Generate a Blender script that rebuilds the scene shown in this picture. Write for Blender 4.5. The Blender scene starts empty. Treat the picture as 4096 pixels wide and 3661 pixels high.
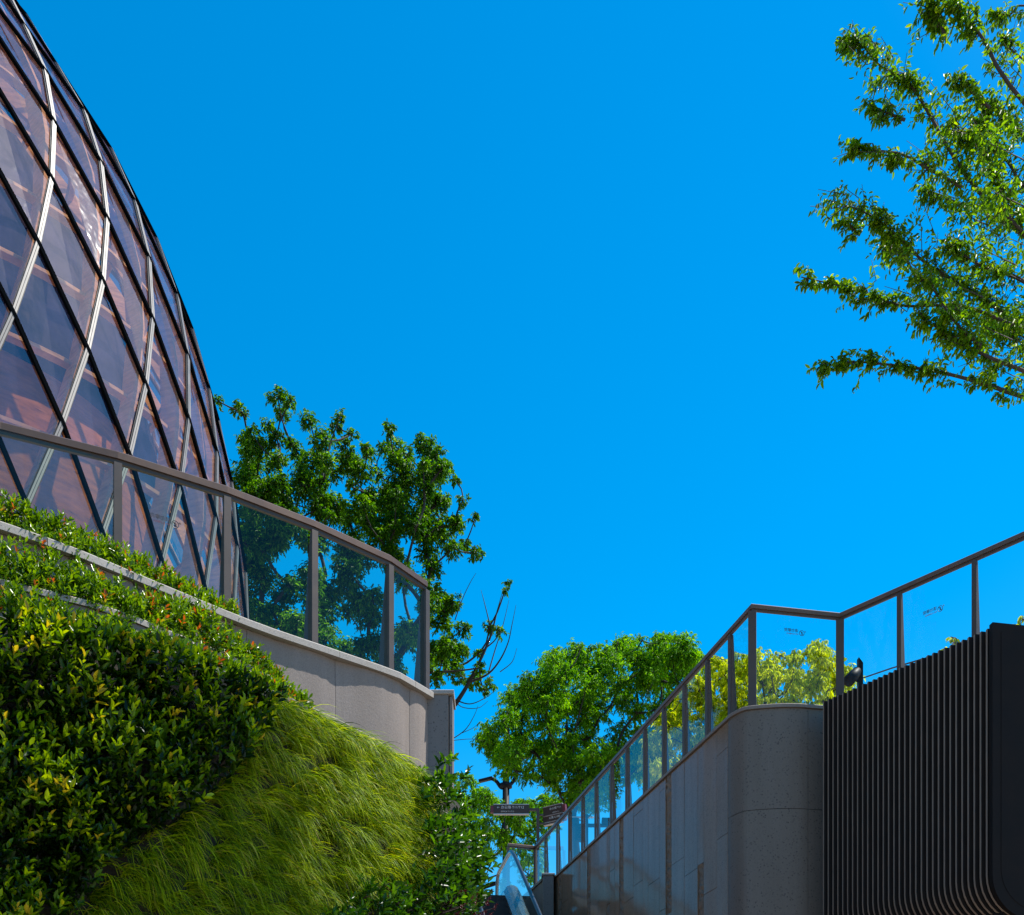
import bpy, math, random
import numpy as np
from mathutils import Vector
R = math.radians
rng = np.random.default_rng(7)
random.seed(7)
sc = bpy.context.scene
COL = sc.collection

# ------------------------------------------------------------------ camera, sky, sun, exposure
EYE = 1.6
cam = bpy.data.objects.new('camera', bpy.data.cameras.new('camera'))
COL.objects.link(cam)
cam.location = (0, 0, EYE); cam.rotation_euler = (R(90), 0, 0)
cam.data.sensor_width = 36; cam.data.lens = 36 * 1250 / 1024
cam.data.shift_y = 714.5 / 1024; cam.data.clip_end = 4000; cam.data.clip_start = .1
sc.camera = cam

SUN_EL, SUN_AZ = R(60), R(12)          # azimuth counted from +X towards +Y
world = bpy.data.worlds.new('World'); sc.world = world; world.use_nodes = True
wn = world.node_tree.nodes; wl = world.node_tree.links
sky = wn.new('ShaderNodeTexSky'); sky.sky_type = 'NISHITA'; sky.sun_disc = False
sky.sun_elevation = SUN_EL; sky.sun_rotation = R(90) - SUN_AZ
sky.air_density = 1.0; sky.dust_density = .7; sky.ozone_density = 3.5; sky.altitude = 300
hs = wn.new('ShaderNodeHueSaturation'); hs.inputs['Saturation'].default_value = 1.52
hs.inputs['Hue'].default_value = .489
wl.new(sky.outputs[0], hs.inputs['Color'])
wl.new(hs.outputs[0], wn['Background'].inputs[0]); wn['Background'].inputs[1].default_value = .15
sun = bpy.data.objects.new('sun', bpy.data.lights.new('sun', 'SUN')); COL.objects.link(sun)
sd = Vector((math.cos(SUN_EL) * math.cos(SUN_AZ), math.cos(SUN_EL) * math.sin(SUN_AZ), math.sin(SUN_EL)))
sun.rotation_euler = sd.to_track_quat('Z', 'Y').to_euler(); sun.location = (20, 10, 60)
sun.data.energy = 5.0; sun.data.angle = R(.5); sun.data.color = (1, .95, .86)
sc.view_settings.view_transform = 'Standard'; sc.view_settings.look = 'None'
sc.view_settings.exposure = 0.58; sc.view_settings.gamma = 1
cy = sc.cycles
cy.max_bounces = 12; cy.transparent_max_bounces = 24; cy.diffuse_bounces = 3; cy.glossy_bounces = 4
cy.transmission_bounces = 6; cy.sample_clamp_indirect = 4; cy.use_denoising = True
cy.caustics_reflective = False; cy.caustics_refractive = False

# ------------------------------------------------------------------ helpers
def W(px, py, Y):
    "the point at distance Y that the photograph shows at this place"
    return np.array(((px - 512) / 1250 * Y, Y, EYE + (1172 - py) / 1250 * Y))
def L(px, py, Z):
    "the point at height Z above the eye"
    return W(px, py, Z * 1250 / (1172 - py))
def tag(o, label=None, cat=None, group=None, kind=None):
    for k, v in (('label', label), ('category', cat), ('group', group), ('kind', kind)):
        if v: o[k] = v
    return o
def empty(name, loc, label, cat, group=None):
    o = bpy.data.objects.new(name, None); COL.objects.link(o)
    o.location = loc; o.empty_display_size = .2
    ORI[o.name] = Vector(loc)
    return tag(o, label, cat, group)
ORI = {}
def link(name, me, parent=None):
    o = bpy.data.objects.new(name, me); COL.objects.link(o)
    if parent is not None:
        o.parent = parent
        ofs = ORI.get(parent.name)
        if ofs is not None: o.location = -ofs      # vertices are in world space
    return o
def mesh(name, v, f, mats, parent=None, smooth=False, idx=None, attr=None, ft=None):
    me = bpy.data.meshes.new(name)
    v = np.asarray(v, dtype=np.float32).reshape(-1, 3)
    if isinstance(f, np.ndarray):
        n, k = f.shape
        me.vertices.add(len(v)); me.vertices.foreach_set('co', v.ravel())
        me.loops.add(n * k); me.loops.foreach_set('vertex_index', f.astype(np.int32).ravel())
        me.polygons.add(n)
        me.polygons.foreach_set('loop_start', np.arange(0, n * k, k, dtype=np.int32))
        me.polygons.foreach_set('loop_total', np.full(n, k, dtype=np.int32))
        me.update(calc_edges=True); me.validate()
    else:
        me.from_pydata([tuple(map(float, p)) for p in v], [], [tuple(int(i) for i in q) for q in f])
    for m in (mats if isinstance(mats, (list, tuple)) else [mats]): me.materials.append(m)
    if idx is not None: me.polygons.foreach_set('material_index', np.asarray(idx, dtype=np.int32))
    if smooth: me.polygons.foreach_set('use_smooth', np.ones(len(me.polygons), dtype=bool))
    if attr is not None:
        a = me.attributes.new('v', 'FLOAT', 'POINT'); a.data.foreach_set('value', attr.astype(np.float32))
    me.update()
    return link(name, me, parent)

class MB:
    def __init__(s): s.v = []; s.f = []; s.i = []
    def add(s, v, f, mi=0):
        b = len(s.v); s.v += [tuple(map(float, p)) for p in v]
        s.f += [tuple(b + k for k in q) for q in f]; s.i += [mi] * len(f)
    def box(s, c, size, ax=(1, 0, 0), up=(0, 0, 1), mi=0):
        c = np.array(c, float); ax = np.array(ax, float); ax /= np.linalg.norm(ax)
        up = np.array(up, float); up -= ax * up.dot(ax); up /= np.linalg.norm(up); sd_ = np.cross(up, ax)
        hx, hy, hz = np.array(size) / 2
        v = [c + ax * hx * a + sd_ * hy * b + up * hz * d for a in (-1, 1) for b in (-1, 1) for d in (-1, 1)]
        s.add(v, [(0, 1, 3, 2), (4, 6, 7, 5), (0, 4, 5, 1), (2, 3, 7, 6), (0, 2, 6, 4), (1, 5, 7, 3)], mi)
    def bevbox(s, c, size, ax=(1, 0, 0), up=(0, 0, 1), b=.01, mi=0):
        "box with chamfered long edges (along ax)"
        hx, hy, hz = np.array(size) / 2
        pr = [(-hy + b, -hz), (hy - b, -hz), (hy, -hz + b), (hy, hz - b), (hy - b, hz), (-hy + b, hz), (-hy, hz - b), (-hy, -hz + b)]
        c = np.array(c, float); ax = np.array(ax, float); ax /= np.linalg.norm(ax)
        up = np.array(up, float); up -= ax * up.dot(ax); up /= np.linalg.norm(up); sd_ = np.cross(up, ax)
        v = [c + ax * e * hx + sd_ * p + up * q for e in (-1, 1) for p, q in pr]; n = 8
        s.add(v, [tuple(range(n))[::-1], tuple(range(n, 2 * n))] + [(i, (i + 1) % n, n + (i + 1) % n, n + i) for i in range(n)], mi)
    def sweep(s, path, prof, mi=0, close_ends=True):
        "prof: (offset to the right of travel, z) closed; path 3-D, mitred in plan"
        P = [np.array(p, float) for p in path]; n = len(P); rings = []
        for i, p in enumerate(P):
            a = P[i] - P[i - 1] if i > 0 else P[1] - P[0]
            b = P[i + 1] - P[i] if i < n - 1 else P[-1] - P[-2]
            a = a[:2] / np.linalg.norm(a[:2]); b = b[:2] / np.linalg.norm(b[:2])
            na = np.array((a[1], -a[0])); nb = np.array((b[1], -b[0])); m = na + nb; m /= np.linalg.norm(m)
            m = m / max(.4, m.dot(na))
            rings.append([(p[0] + m[0] * q[0], p[1] + m[1] * q[0], p[2] + q[1]) for q in prof])
        k = len(prof); v = [x for r in rings for x in r]; f = []
        for i in range(n - 1):
            for j in range(k):
                f.append((i * k + j, i * k + (j + 1) % k, (i + 1) * k + (j + 1) % k, (i + 1) * k + j))
        if close_ends: f += [tuple(range(k))[::-1], tuple((n - 1) * k + j for j in range(k))]
        s.add(v, f, mi)
    def tube(s, path, rad, seg=6, mi=0, cap=True):
        P = [np.array(p, float) for p in path]; n = len(P)
        rad = [rad] * n if np.isscalar(rad) else list(rad)
        u = None; v = []
        for i in range(n):
            t = P[min(i + 1, n - 1)] - P[max(i - 1, 0)]; t /= (np.linalg.norm(t) + 1e-9)
            if u is None: u = np.cross(t, (0, 0, 1) if abs(t[2]) < .9 else (1, 0, 0))
            u = u - t * u.dot(t); u /= np.linalg.norm(u); w = np.cross(t, u)
            v += [P[i] + rad[i] * (u * math.cos(a) + w * math.sin(a)) for a in np.linspace(0, 2 * math.pi, seg, endpoint=False)]
        f = [(i * seg + j, i * seg + (j + 1) % seg, (i + 1) * seg + (j + 1) % seg, (i + 1) * seg + j) for i in range(n - 1) for j in range(seg)]
        if cap: f += [tuple(range(seg))[::-1], tuple((n - 1) * seg + j for j in range(seg))]
        s.add(v, f, mi)
    def build(s, name, mats, parent=None, smooth=False):
        return mesh(name, s.v, s.f, mats, parent, smooth, s.i)

def spline(pts, n):
    "Catmull-Rom through pts, n samples"
    P = np.array(pts, float); P = np.vstack([2 * P[0] - P[1], P, 2 * P[-1] - P[-2]]); m = len(pts) - 1; out = []
    for t in np.linspace(0, m, n):
        i = min(int(t), m - 1); u = t - i; a, b, c, d = P[i:i + 4]
        out.append(.5 * ((2 * b) + (-a + c) * u + (2 * a - 5 * b + 4 * c - d) * u * u + (-a + 3 * b - 3 * c + d) * u ** 3))
    return np.array(out)
def unit(a): return a / (np.linalg.norm(a, axis=-1, keepdims=True) + 1e-9)

# ------------------------------------------------------------------ materials
class N:
    def __init__(s, name):
        s.m = bpy.data.materials.new(name); s.m.use_nodes = True; s.t = s.m.node_tree
        s.p = s.t.nodes['Principled BSDF']; s.out = s.t.nodes['Material Output']
    def n(s, t, **k):
        o = s.t.nodes.new('ShaderNode' + t)
        for a, b in k.items():
            if a.startswith('_'): setattr(o, a[1:], b)
            else: o.inputs[a.replace('_', ' ')].default_value = b
        return o
    def l(s, a, b): s.t.links.new(a, b)
    def coord(s, scale=(1, 1, 1)):
        c = s.n('TexCoord'); m = s.n('Mapping'); m.inputs['Scale'].default_value = scale; s.l(c.outputs['Object'], m.inputs[0]); return m.outputs[0]
    def noise(s, scale, detail=4, rough=.6, vec=None):
        t = s.n('TexNoise', Scale=scale, Detail=detail, Roughness=rough)
        s.l(vec if vec is not None else s.coord(), t.inputs['Vector']); return t.outputs[0]
    def ramp(s, fac, stops):
        r = s.n('ValToRGB'); e = r.color_ramp.elements
        while len(e) < len(stops): e.new(.5)
        for a, (p, c) in zip(e, stops): a.position = p; a.color = tuple(c) + ((1,) if len(c) == 3 else ())
        s.l(fac, r.inputs[0]); return r.outputs[0]
    def mix(s, fac, a, b, mode='MIX'):
        m = s.n('Mix', _data_type='RGBA', _blend_type=mode)
        for i, v in ((0, fac), (6, a), (7, b)):
            if isinstance(v, bpy.types.NodeSocket): s.l(v, m.inputs[i])
            else: m.inputs[i].default_value = v if i == 0 else tuple(v) + (1,)
        return m.outputs[2]
    def bump(s, h, strength=.3, dist=.01):
        b = s.n('Bump', Strength=strength, Distance=dist); s.l(h, b.inputs['Height']); s.l(b.outputs[0], s.p.inputs['Normal']); return b
def granite(name, base, dark, rough=.7, spot=70, amount=.45, bumps=.25, stain=.12, warm=(1, .96, .9), wav=0, spec=.4):
    k = N(name); vec = k.coord()
    v = k.n('TexVoronoi', Scale=spot); k.l(vec, v.inputs['Vector'])
    sp = k.ramp(v.outputs['Distance'], [(0.0, (1, 1, 1)), (amount, (0, 0, 0))])
    nn = k.noise(spot * .5, 3, .7, vec)
    msk = k.n('Math', _operation='MULTIPLY'); k.l(sp, msk.inputs[0])
    k.l(k.ramp(nn, [(.42, (0, 0, 0)), (.6, (1, 1, 1))]), msk.inputs[1])
    c = k.mix(k.ramp(k.noise(160, 2, .6, vec), [(.35, (0, 0, 0)), (.7, (1, 1, 1))]), tuple(np.array(base) * .82), tuple(np.array(base) * 1.15))
    c = k.mix(msk.outputs[0], c, dark)
    st = k.ramp(k.noise(1.4, 6, .7, k.coord((1.6, 1.6, .16))), [(.3, tuple(np.array(warm) * (1 - stain))), (.75, (1, 1, 1))])
    c = k.mix(1, c, st, 'MULTIPLY')
    k.l(c, k.p.inputs['Base Color']); k.p.inputs['Roughness'].default_value = rough; k.p.inputs['Specular IOR Level'].default_value = spec
    if wav:
        h = k.n('Math', _operation='ADD'); k.l(k.noise(1.6, 2, .5, k.coord((1, 1, .35))), h.inputs[0])
        m = k.n('Math', _operation='MULTIPLY'); k.l(nn, m.inputs[0]); m.inputs[1].default_value = .006; k.l(m.outputs[0], h.inputs[1])
        k.bump(h.outputs[0], wav, .1)
    else: k.bump(nn, bumps, .008)
    return k.m
def metal(name, c, rough=.4, met=.8, grime=.25, spec=.5):
    k = N(name)
    nn = k.noise(3.5, 6, .7)
    k.l(k.mix(k.ramp(nn, [(.35, (0, 0, 0)), (.7, (1, 1, 1))]), tuple(np.array(c) * (1 - grime)), c), k.p.inputs['Base Color'])
    k.p.inputs['Metallic'].default_value = met
    r = k.n('MapRange'); r.inputs['To Min'].default_value = rough * .8; r.inputs['To Max'].default_value = min(1, rough * 1.35); k.l(nn, r.inputs[0]); k.l(r.outputs[0], k.p.inputs['Roughness'])
    k.p.inputs['Specular IOR Level'].default_value = spec
    return k.m
def glass(name, tint, refl=.08, rough=.02, bump=.0, scale=2., fres=1.45, dirt=.04, dirt_haze_col=(.5, .55, .6)):
    k = N(name); k.t.nodes.remove(k.p)
    tr = k.n('BsdfTransparent'); tr.inputs[0].default_value = tuple(tint) + (1,)
    gl = k.n('BsdfGlossy', Roughness=rough); gl.inputs[0].default_value = (1, 1, 1, 1)
    lw = k.n('LayerWeight', Blend=.5); pw_ = k.n('Math', _operation='POWER'); k.l(lw.outputs['Facing'], pw_.inputs[0]); pw_.inputs[1].default_value = 5
    ad = k.n('Math', _operation='MULTIPLY_ADD', _use_clamp=True); k.l(pw_.outputs[0], ad.inputs[0]); ad.inputs[1].default_value = 1 - refl; ad.inputs[2].default_value = refl
    mx = k.n('MixShader'); k.l(ad.outputs[0], mx.inputs[0]); k.l(tr.outputs[0], mx.inputs[1]); k.l(gl.outputs[0], mx.inputs[2])
    if bump:
        b = k.n('Bump', Strength=bump, Distance=.1); k.l(k.noise(scale, 3, .55, k.coord((1, 1, .5))), b.inputs['Height'])
        k.l(b.outputs[0], gl.inputs['Normal'])
    df = k.n('BsdfDiffuse'); df.inputs[0].default_value = tuple(dirt_haze_col) + (1,)
    m2 = k.n('MixShader'); k.l(mx.outputs[0], m2.inputs[1]); k.l(df.outputs[0], m2.inputs[2])
    mr = k.n('MapRange'); mr.inputs['From Min'].default_value = .35; mr.inputs['From Max'].default_value = .8
    mr.inputs['To Min'].default_value = dirt * .3; mr.inputs['To Max'].default_value = dirt * 2.2
    k.l(k.noise(1.3, 6, .7), mr.inputs[0]); k.l(mr.outputs[0], m2.inputs[0])
    k.l(m2.outputs[0], k.out.inputs[0]); return k.m
def leafmat(name, stops, trans=.45, rough=.38, spec=.5, tcol=(1.5, 1.35, .35)):
    "colour comes from the leaf's own random number"
    k = N(name); a = k.n('Attribute', _attribute_name='v')
    c = k.ramp(a.outputs['Fac'], stops)
    k.l(c, k.p.inputs['Base Color']); k.p.inputs['Roughness'].default_value = rough; k.p.inputs['Specular IOR Level'].default_value = spec
    t = k.n('BsdfTranslucent'); k.l(k.mix(1, c, tcol, 'MULTIPLY'), t.inputs[0])
    m = k.n('MixShader'); m.inputs[0].default_value = trans; k.l(k.p.outputs[0], m.inputs[1]); k.l(t.outputs[0], m.inputs[2]); k.l(m.outputs[0], k.out.inputs[0])
    return k.m
def bark(name, c):
    k = N(name); nn = k.noise(9, 6, .7, k.coord((1, 1, .3)))
    k.l(k.mix(nn, tuple(np.array(c) * .5), tuple(np.array(c) * 1.4)), k.p.inputs['Base Color']); k.p.inputs['Roughness'].default_value = .9; k.bump(nn, .6, .02); return k.m
def woodm(name, c):
    k = N(name); nn = k.noise(2.2, 6, .65, k.coord((1, 1, 5)))
    k.l(k.mix(k.ramp(nn, [(.3, (0, 0, 0)), (.7, (1, 1, 1))]), tuple(np.array(c) * .55), tuple(np.array(c) * 1.2)), k.p.inputs['Base Color']); k.p.inputs['Roughness'].default_value = .8; k.p.inputs['Specular IOR Level'].default_value = .05; return k.m
def soil(name, a, b):
    k = N(name); nn = k.noise(14, 8, .7); k.l(k.mix(nn, a, b), k.p.inputs['Base Color']); k.p.inputs['Roughness'].default_value = .95; k.bump(nn, .8, .04); return k.m

M = dict(
    flamed=granite('flamed_granite', (.27, .225, .20), (.15, .12, .11), .8, 90, .5, .35, .26),
    coping=granite('coping_granite', (.36, .33, .30), (.10, .095, .09), .65, 60, .42, .2, .2),
    coping_dark=granite('coping_brown', (.23, .19, .165), (.10, .08, .07), .6, 60, .42, .2, .25),
    speckled=granite('speckled_granite', (.155, .132, .115), (.018, .015, .013), .6, 26, .42, .15, .2),
    pillar=granite('pillar_granite', (.19, .175, .17), (.03, .028, .028), .7, 34, .42, .15, .2),
    polished=granite('polished_granite', (.33, .22, .15), (.10, .065, .045), .10, 40, .5, .1, .3, wav=.06, spec=.08),
    rough=granite('rough_granite', (.25, .185, .14), (.06, .04, .03), .85, 22, .55, 1., .35),
    joint=soil('joint', (.012, .011, .01), (.02, .018, .016)),
    rail=metal('brown_rail', (.12, .068, .045), .42, .35, .2),
    rail_r=metal('bronze_rail', (.17, .10, .07), .42, .35, .2),
    post=metal('post_metal', (.075, .058, .05), .5, .4, .2),
    post_r=metal('post_metal_dark', (.10, .07, .058), .5, .4, .2),
    fin=metal('fin_paint', (.28, .215, .17), .6, 0, .15, .3),
    finpanel=metal('fin_panel', (.014, .011, .010), .6, 0, .3, .12),
    silver=metal('silver_cap', (.215, .20, .185), .5, .2, .25),
    black=metal('black_cap', (.004, .005, .006), .7, 0, .2, 0.),
    gasket=metal('gasket', (.01, .01, .012), .6, 0, .2),
    steel=metal('stainless', (.42, .45, .44), .25, .9, .2),
    rubber=metal('handrail_rubber', (.012, .02, .035), .3, 0, .2, .8),
    darkpaint=metal('dark_paint', (.008, .009, .011), .5, 0, .2, .15),
    signface=metal('sign_face', (.05, .032, .024), .45, .2, .15),
    signedge=metal('sign_edge', (.5, .45, .42), .35, .5, .1),
    red=metal('sign_red', (.12, .015, .025), .4, 0, .1),
    white=metal('white_paint', (.62, .62, .6), .5, 0, .05),
    ink=metal('ink', (.012, .012, .02), .5, 0, .05),
    inkred=metal('ink_red', (.16, .02, .03), .5, 0, .05),
    lglass=glass('green_glass', (.80, .93, .86), .02, .01, .012, 2.5, dirt=.0, dirt_haze_col=(.3, .4, .4)),
    rglass=glass('clear_glass', (.93, .98, .98), .025, .01, .01, 2.5, dirt=.0),
    eglass=glass('balustrade_glass', (.70, .85, .78), .08, .02, .01, 2, dirt=.03),
    dglass=glass('dome_glass', (.72, .64, .64), .13, .025, .12, 2.2, 1.5, dirt=.05, dirt_haze_col=(.34, .30, .62)),  # violet sunlit haze on the panes is mixed in as diffuse colour
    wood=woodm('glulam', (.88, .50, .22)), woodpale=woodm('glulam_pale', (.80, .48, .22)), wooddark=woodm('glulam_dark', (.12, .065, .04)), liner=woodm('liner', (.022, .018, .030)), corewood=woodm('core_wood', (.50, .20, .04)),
    bark=bark('bark', (.055, .042, .035)), barkdark=bark('bark_dark', (.03, .025, .022)),
    soil=soil('planting_soil', (.012, .011, .007), (.03, .025, .015)),
    concrete=granite('concrete', (.3, .29, .28), (.2, .19, .18), .9, 30, .3, .2, .15),
    paving=granite('paving', (.42, .34, .27), (.12, .11, .1), .8, 40, .4, .2, .2),
    hedge=leafmat('hedge_leaf', [(0, (.003, .012, .001)), (.35, (.010, .036, .001)), (.6, (.07, .16, .002)), (.85, (.30, .45, .003)), (.96, (.42, .50, .004)), (1, (.46, .36, .02))], .42, .34, .35),  # near-black low stops put the deep shade between leaves into their colour
    tier=leafmat('tier_leaf', [(0, (.015, .05, .002)), (.45, (.09, .20, .003)), (.88, (.22, .37, .006)), (.95, (.34, .20, .02)), (1, (.42, .09, .02))], .42, .28, .45),
    bush=leafmat('bush_leaf', [(0, (.008, .035, .002)), (.6, (.035, .12, .004)), (1, (.13, .30, .008))], .38, .30, .3),
    grass=leafmat('grass_blade', [(0, (.02, .055, .001)), (.35, (.15, .27, .002)), (.85, (.52, .62, .006)), (1, (.48, .40, .08))], .5, .45, .14),
    purple=leafmat('purple_leaf', [(0, (.03, .004, .008)), (1, (.11, .01, .02))], .3, .3, .5, (1.3, .6, .6)),
    maple=leafmat('dark_tree_leaf', [(0, (.012, .05, .001)), (.6, (.055, .19, .002)), (1, (.21, .42, .004))], .52, .42, .22),
    locust=leafmat('bright_tree_leaf', [(0, (.025, .10, .001)), (.6, (.11, .33, .002)), (1, (.30, .56, .006))], .55, .45, .2),
    golden=leafmat('golden_tree_leaf', [(0, (.15, .24, .002)), (.5, (.42, .53, .003)), (1, (.72, .76, .006))], .55, .45, .2),
    elm=leafmat('near_tree_leaf', [(0, (.03, .10, .001)), (.6, (.13, .30, .003)), (1, (.34, .50, .008))], .55, .38, .35),
)

# ------------------------------------------------------------------ leaves, twigs, trees
def leaf_arrays(P, D, U, ln, wr=.36, fold=.12, curl=.12):
    "six-vertex leaves; P base, D direction, U face normal"
    P = np.asarray(P); D = unit(np.asarray(D)); U = np.asarray(U); U = unit(U - D * (U * D).sum(1, keepdims=True)); S = np.cross(D, U)
    ln = np.asarray(ln)[:, None]; w = ln * wr * .5
    def at(a, b, c): return P + D * ln * a + S * w * b + U * ln * c
    V = np.stack([at(0, 0, 0), at(.32, .9, fold), at(.7, .72, fold - curl * .6), at(1, 0, -curl * 1.6), at(.7, -.72, fold - curl * .6), at(.32, -.9, fold)], 1)
    n = len(P); b = (np.arange(n) * 6)[:, None]
    F = np.concatenate([b + np.array([[0, 1, 2, 3]]), b + np.array([[0, 3, 4, 5]])], 0)
    return V.reshape(-1, 3), F
def leaf_obj(name, P, D, U, ln, mat, parent=None, wr=.36, var=None, fold=.12, curl=.12):
    V, F = leaf_arrays(P, D, U, ln, wr, fold, curl)
    if var is None: var = rng.random(len(P))
    return mesh(name, V, F, mat, parent, attr=np.repeat(var, 6))
def twigs(C, A, tl, ls, nl, droop=.8, spread=.8):
    "C twig bases, A twig axes (unit), tl twig length, ls leaf size, nl leaves per twig -> leaf arrays"
    n = len(C); t = np.tile((np.arange(nl) + .6) / nl, (n, 1)) + rng.normal(0, .04, (n, nl))
    tl = np.asarray(tl)[:, None] if not np.isscalar(tl) else tl
    P = C[:, None, :] + A[:, None, :] * (t * tl)[..., None]
    P[..., 2] -= .25 * droop * (t ** 2) * (tl if np.isscalar(tl) else tl)
    rnd = rng.normal(0, 1, (n, nl, 3)); rnd -= A[:, None, :] * (rnd * A[:, None, :]).sum(-1, keepdims=True)
    D = A[:, None, :] * .55 + unit(rnd) * spread; D[..., 2] -= droop * rng.uniform(.4, 1.3, (n, nl))
    U = rng.normal(0, .55, (n, nl, 3)) + np.array((0, 0, 1.)) + A[:, None, :] * .3
    ln = ls * rng.uniform(.6, 1.15, (n, nl))
    return P.reshape(-1, 3), D.reshape(-1, 3), U.reshape(-1, 3), ln.ravel()
def rand_dirs(n, up=0.):
    d = rng.normal(0, 1, (n, 3)); d = unit(d); d[:, 2] += up; return unit(d)
def inpoly(x, y, poly):
    c = False; j = len(poly) - 1
    for i in range(len(poly)):
        xi, yi = poly[i]; xj, yj = poly[j]
        if (yi > y) != (yj > y) and x < (xj - xi) * (y - yi) / (yj - yi) + xi: c = not c
        j = i
    return c
def fill(poly, n, r0, r1, edge=True):
    xs = [p[0] for p in poly]; ys = [p[1] for p in poly]; out = []
    if edge:
        for i in range(len(poly)):
            a, b = poly[i], poly[(i + 1) % len(poly)]; m = max(1, int(math.dist(a, b) / (r0 * 1.1)))
            cx, cy_ = sum(xs) / len(xs), sum(ys) / len(ys)
            for k in range(m):
                t = (k + .5) / m; x = a[0] + (b[0] - a[0]) * t; y = a[1] + (b[1] - a[1]) * t; d = math.hypot(cx - x, cy_ - y)
                rr = random.uniform(r0 * .55, r0); s = random.uniform(.2, 1.1) * rr; out.append((x + (cx - x) / d * s, y + (cy_ - y) / d * s, rr))
    n += len(out) // 3
    m_ = 0
    while m_ < n * .62 or len(out) < n:
        m_ += 1
        x = random.uniform(min(xs), max(xs)); y = random.uniform(min(ys), max(ys))
        if inpoly(x, y, poly): out.append((x, y, random.uniform(r0, r1)))
    return out
def tree(name, label, clumps, Y, base, lm, bm, ls, dens, depth, fork, cat='tree', group=None, trunk_r=.16, droop=.8, nl=7, wr=.4, extra=None, bare=(), vb=0):
    """clumps (px, py, r px) stand at distance Y +- depth; base is the trunk's foot, fork the point the limbs leave from"""
    base = np.array(base, float); fork = np.array(fork, float)
    root = empty(name, base, label, cat, group)
    tb = MB(); mid = base * .5 + fork * .5 + np.array((rng.normal(0, .15), 0, 0))
    tb.tube(spline([base, mid, fork], 7), np.linspace(trunk_r, trunk_r * .62, 7), 9)
    tb.build('trunk', bm, root, True)
    Cs = []; Rs = []
    for (x, y, r) in clumps:
        d = Y + rng.uniform(-depth, depth) * (1 if r > 6 else .5); Cs.append(W(x, y, d)); Rs.append(r / 1250 * d)
    Cs = np.array(Cs); Rs = np.array(Rs)
    # limbs: each clump hangs on the nearest joint of the growing skeleton that lies towards the fork
    nodes = [fork]; par = [-1]; done = {}
    order = np.argsort(np.linalg.norm(Cs - fork, axis=1)); lb = MB(); segs = []
    for i in order:
        Nn = np.array(nodes); dd = np.linalg.norm(Nn - Cs[i], axis=1) + .45 * np.linalg.norm(Nn - fork, axis=1)
        j = int(np.argmin(dd)); nodes.append(Cs[i]); par.append(j); segs.append(len(nodes) - 1)
    w = np.ones(len(nodes))
    for i in range(len(nodes) - 1, 0, -1): w[par[i]] += w[i]
    for i in range(1, len(nodes)):
        a = nodes[par[i]]; b = nodes[i]; ln = np.linalg.norm(b - a); m = (a + b) / 2 + rng.normal(0, .06, 3) * ln + np.array((0, 0, -.05 * ln))
        ra = min(trunk_r * .6, .008 + trunk_r * .62 * math.sqrt(w[i] / w[0])); rb = max(.006, ra * .75)
        lb.tube(spline([a, m, b], 5), np.linspace(ra, rb, 5), 5, cap=False)
    for path, r0 in bare:
        lb.tube(spline(path, 4 * len(path)), np.linspace(r0, .005, 4 * len(path)), 5, cap=False)
    # leaf sprays
    PP = []; DD = []; UU = []; LL = []; VV = []
    tw = MB()
    for c, r in zip(Cs, Rs):
        n = max(5, int(dens * (r / ls) ** 2)); A = rand_dirs(n, .25)
        C = c + A * r * rng.uniform(.1, .62, (n, 1)) * np.array((1, 1.2, .9)); tl = r * rng.uniform(.3, .62, n)
        p, d, u, l = twigs(C, A, tl, ls, nl, droop); PP.append(p); DD.append(d); UU.append(u); LL.append(l)
        VV.append(np.clip(rng.beta(2, 2.4, len(p)) + rng.normal(0, .08) + vb, 0, 1))
        for q in range(min(n, 7)): tw.tube([c, C[q], C[q] + A[q] * tl[q] * .8], [.012, .008, .004], 3, cap=False)
    b = len(lb.v); lb.v += tw.v; lb.f += [tuple(b + k for k in q) for q in tw.f]; lb.i += tw.i
    lb.build('limb', bm, root, True)
    leaf_obj('crown', np.vstack(PP), np.vstack(DD), np.vstack(UU), np.hstack(LL), lm, root, wr, np.hstack(VV))
    return root

# ------------------------------------------------------------------ ground
UP = 6.8 + EYE                                    # street level on top
LEFTZ = 5.2 + EYE
def slab(name, x0, x1, y0, y1, z0, z1, m):
    b = MB(); b.box(((x0 + x1) / 2, (y0 + y1) / 2, (z0 + z1) / 2), (x1 - x0, y1 - y0, z1 - z0)); return tag(b.build(name, m), kind='structure')
g = MB(); g.add([(-1500, -1500, 0), (1500, -1500, 0), (1500, 1500, 0), (-1500, 1500, 0)], [(0, 1, 2, 3)]); tag(g.build('ground', M['paving']), kind='structure')
slab('upper_street', -400, 400, 33.5, 900, UP - .5, UP, M['paving'])
slab('street_edge', -6, 3, 33.2, 33.5, 0, UP, M['concrete'])

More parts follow.
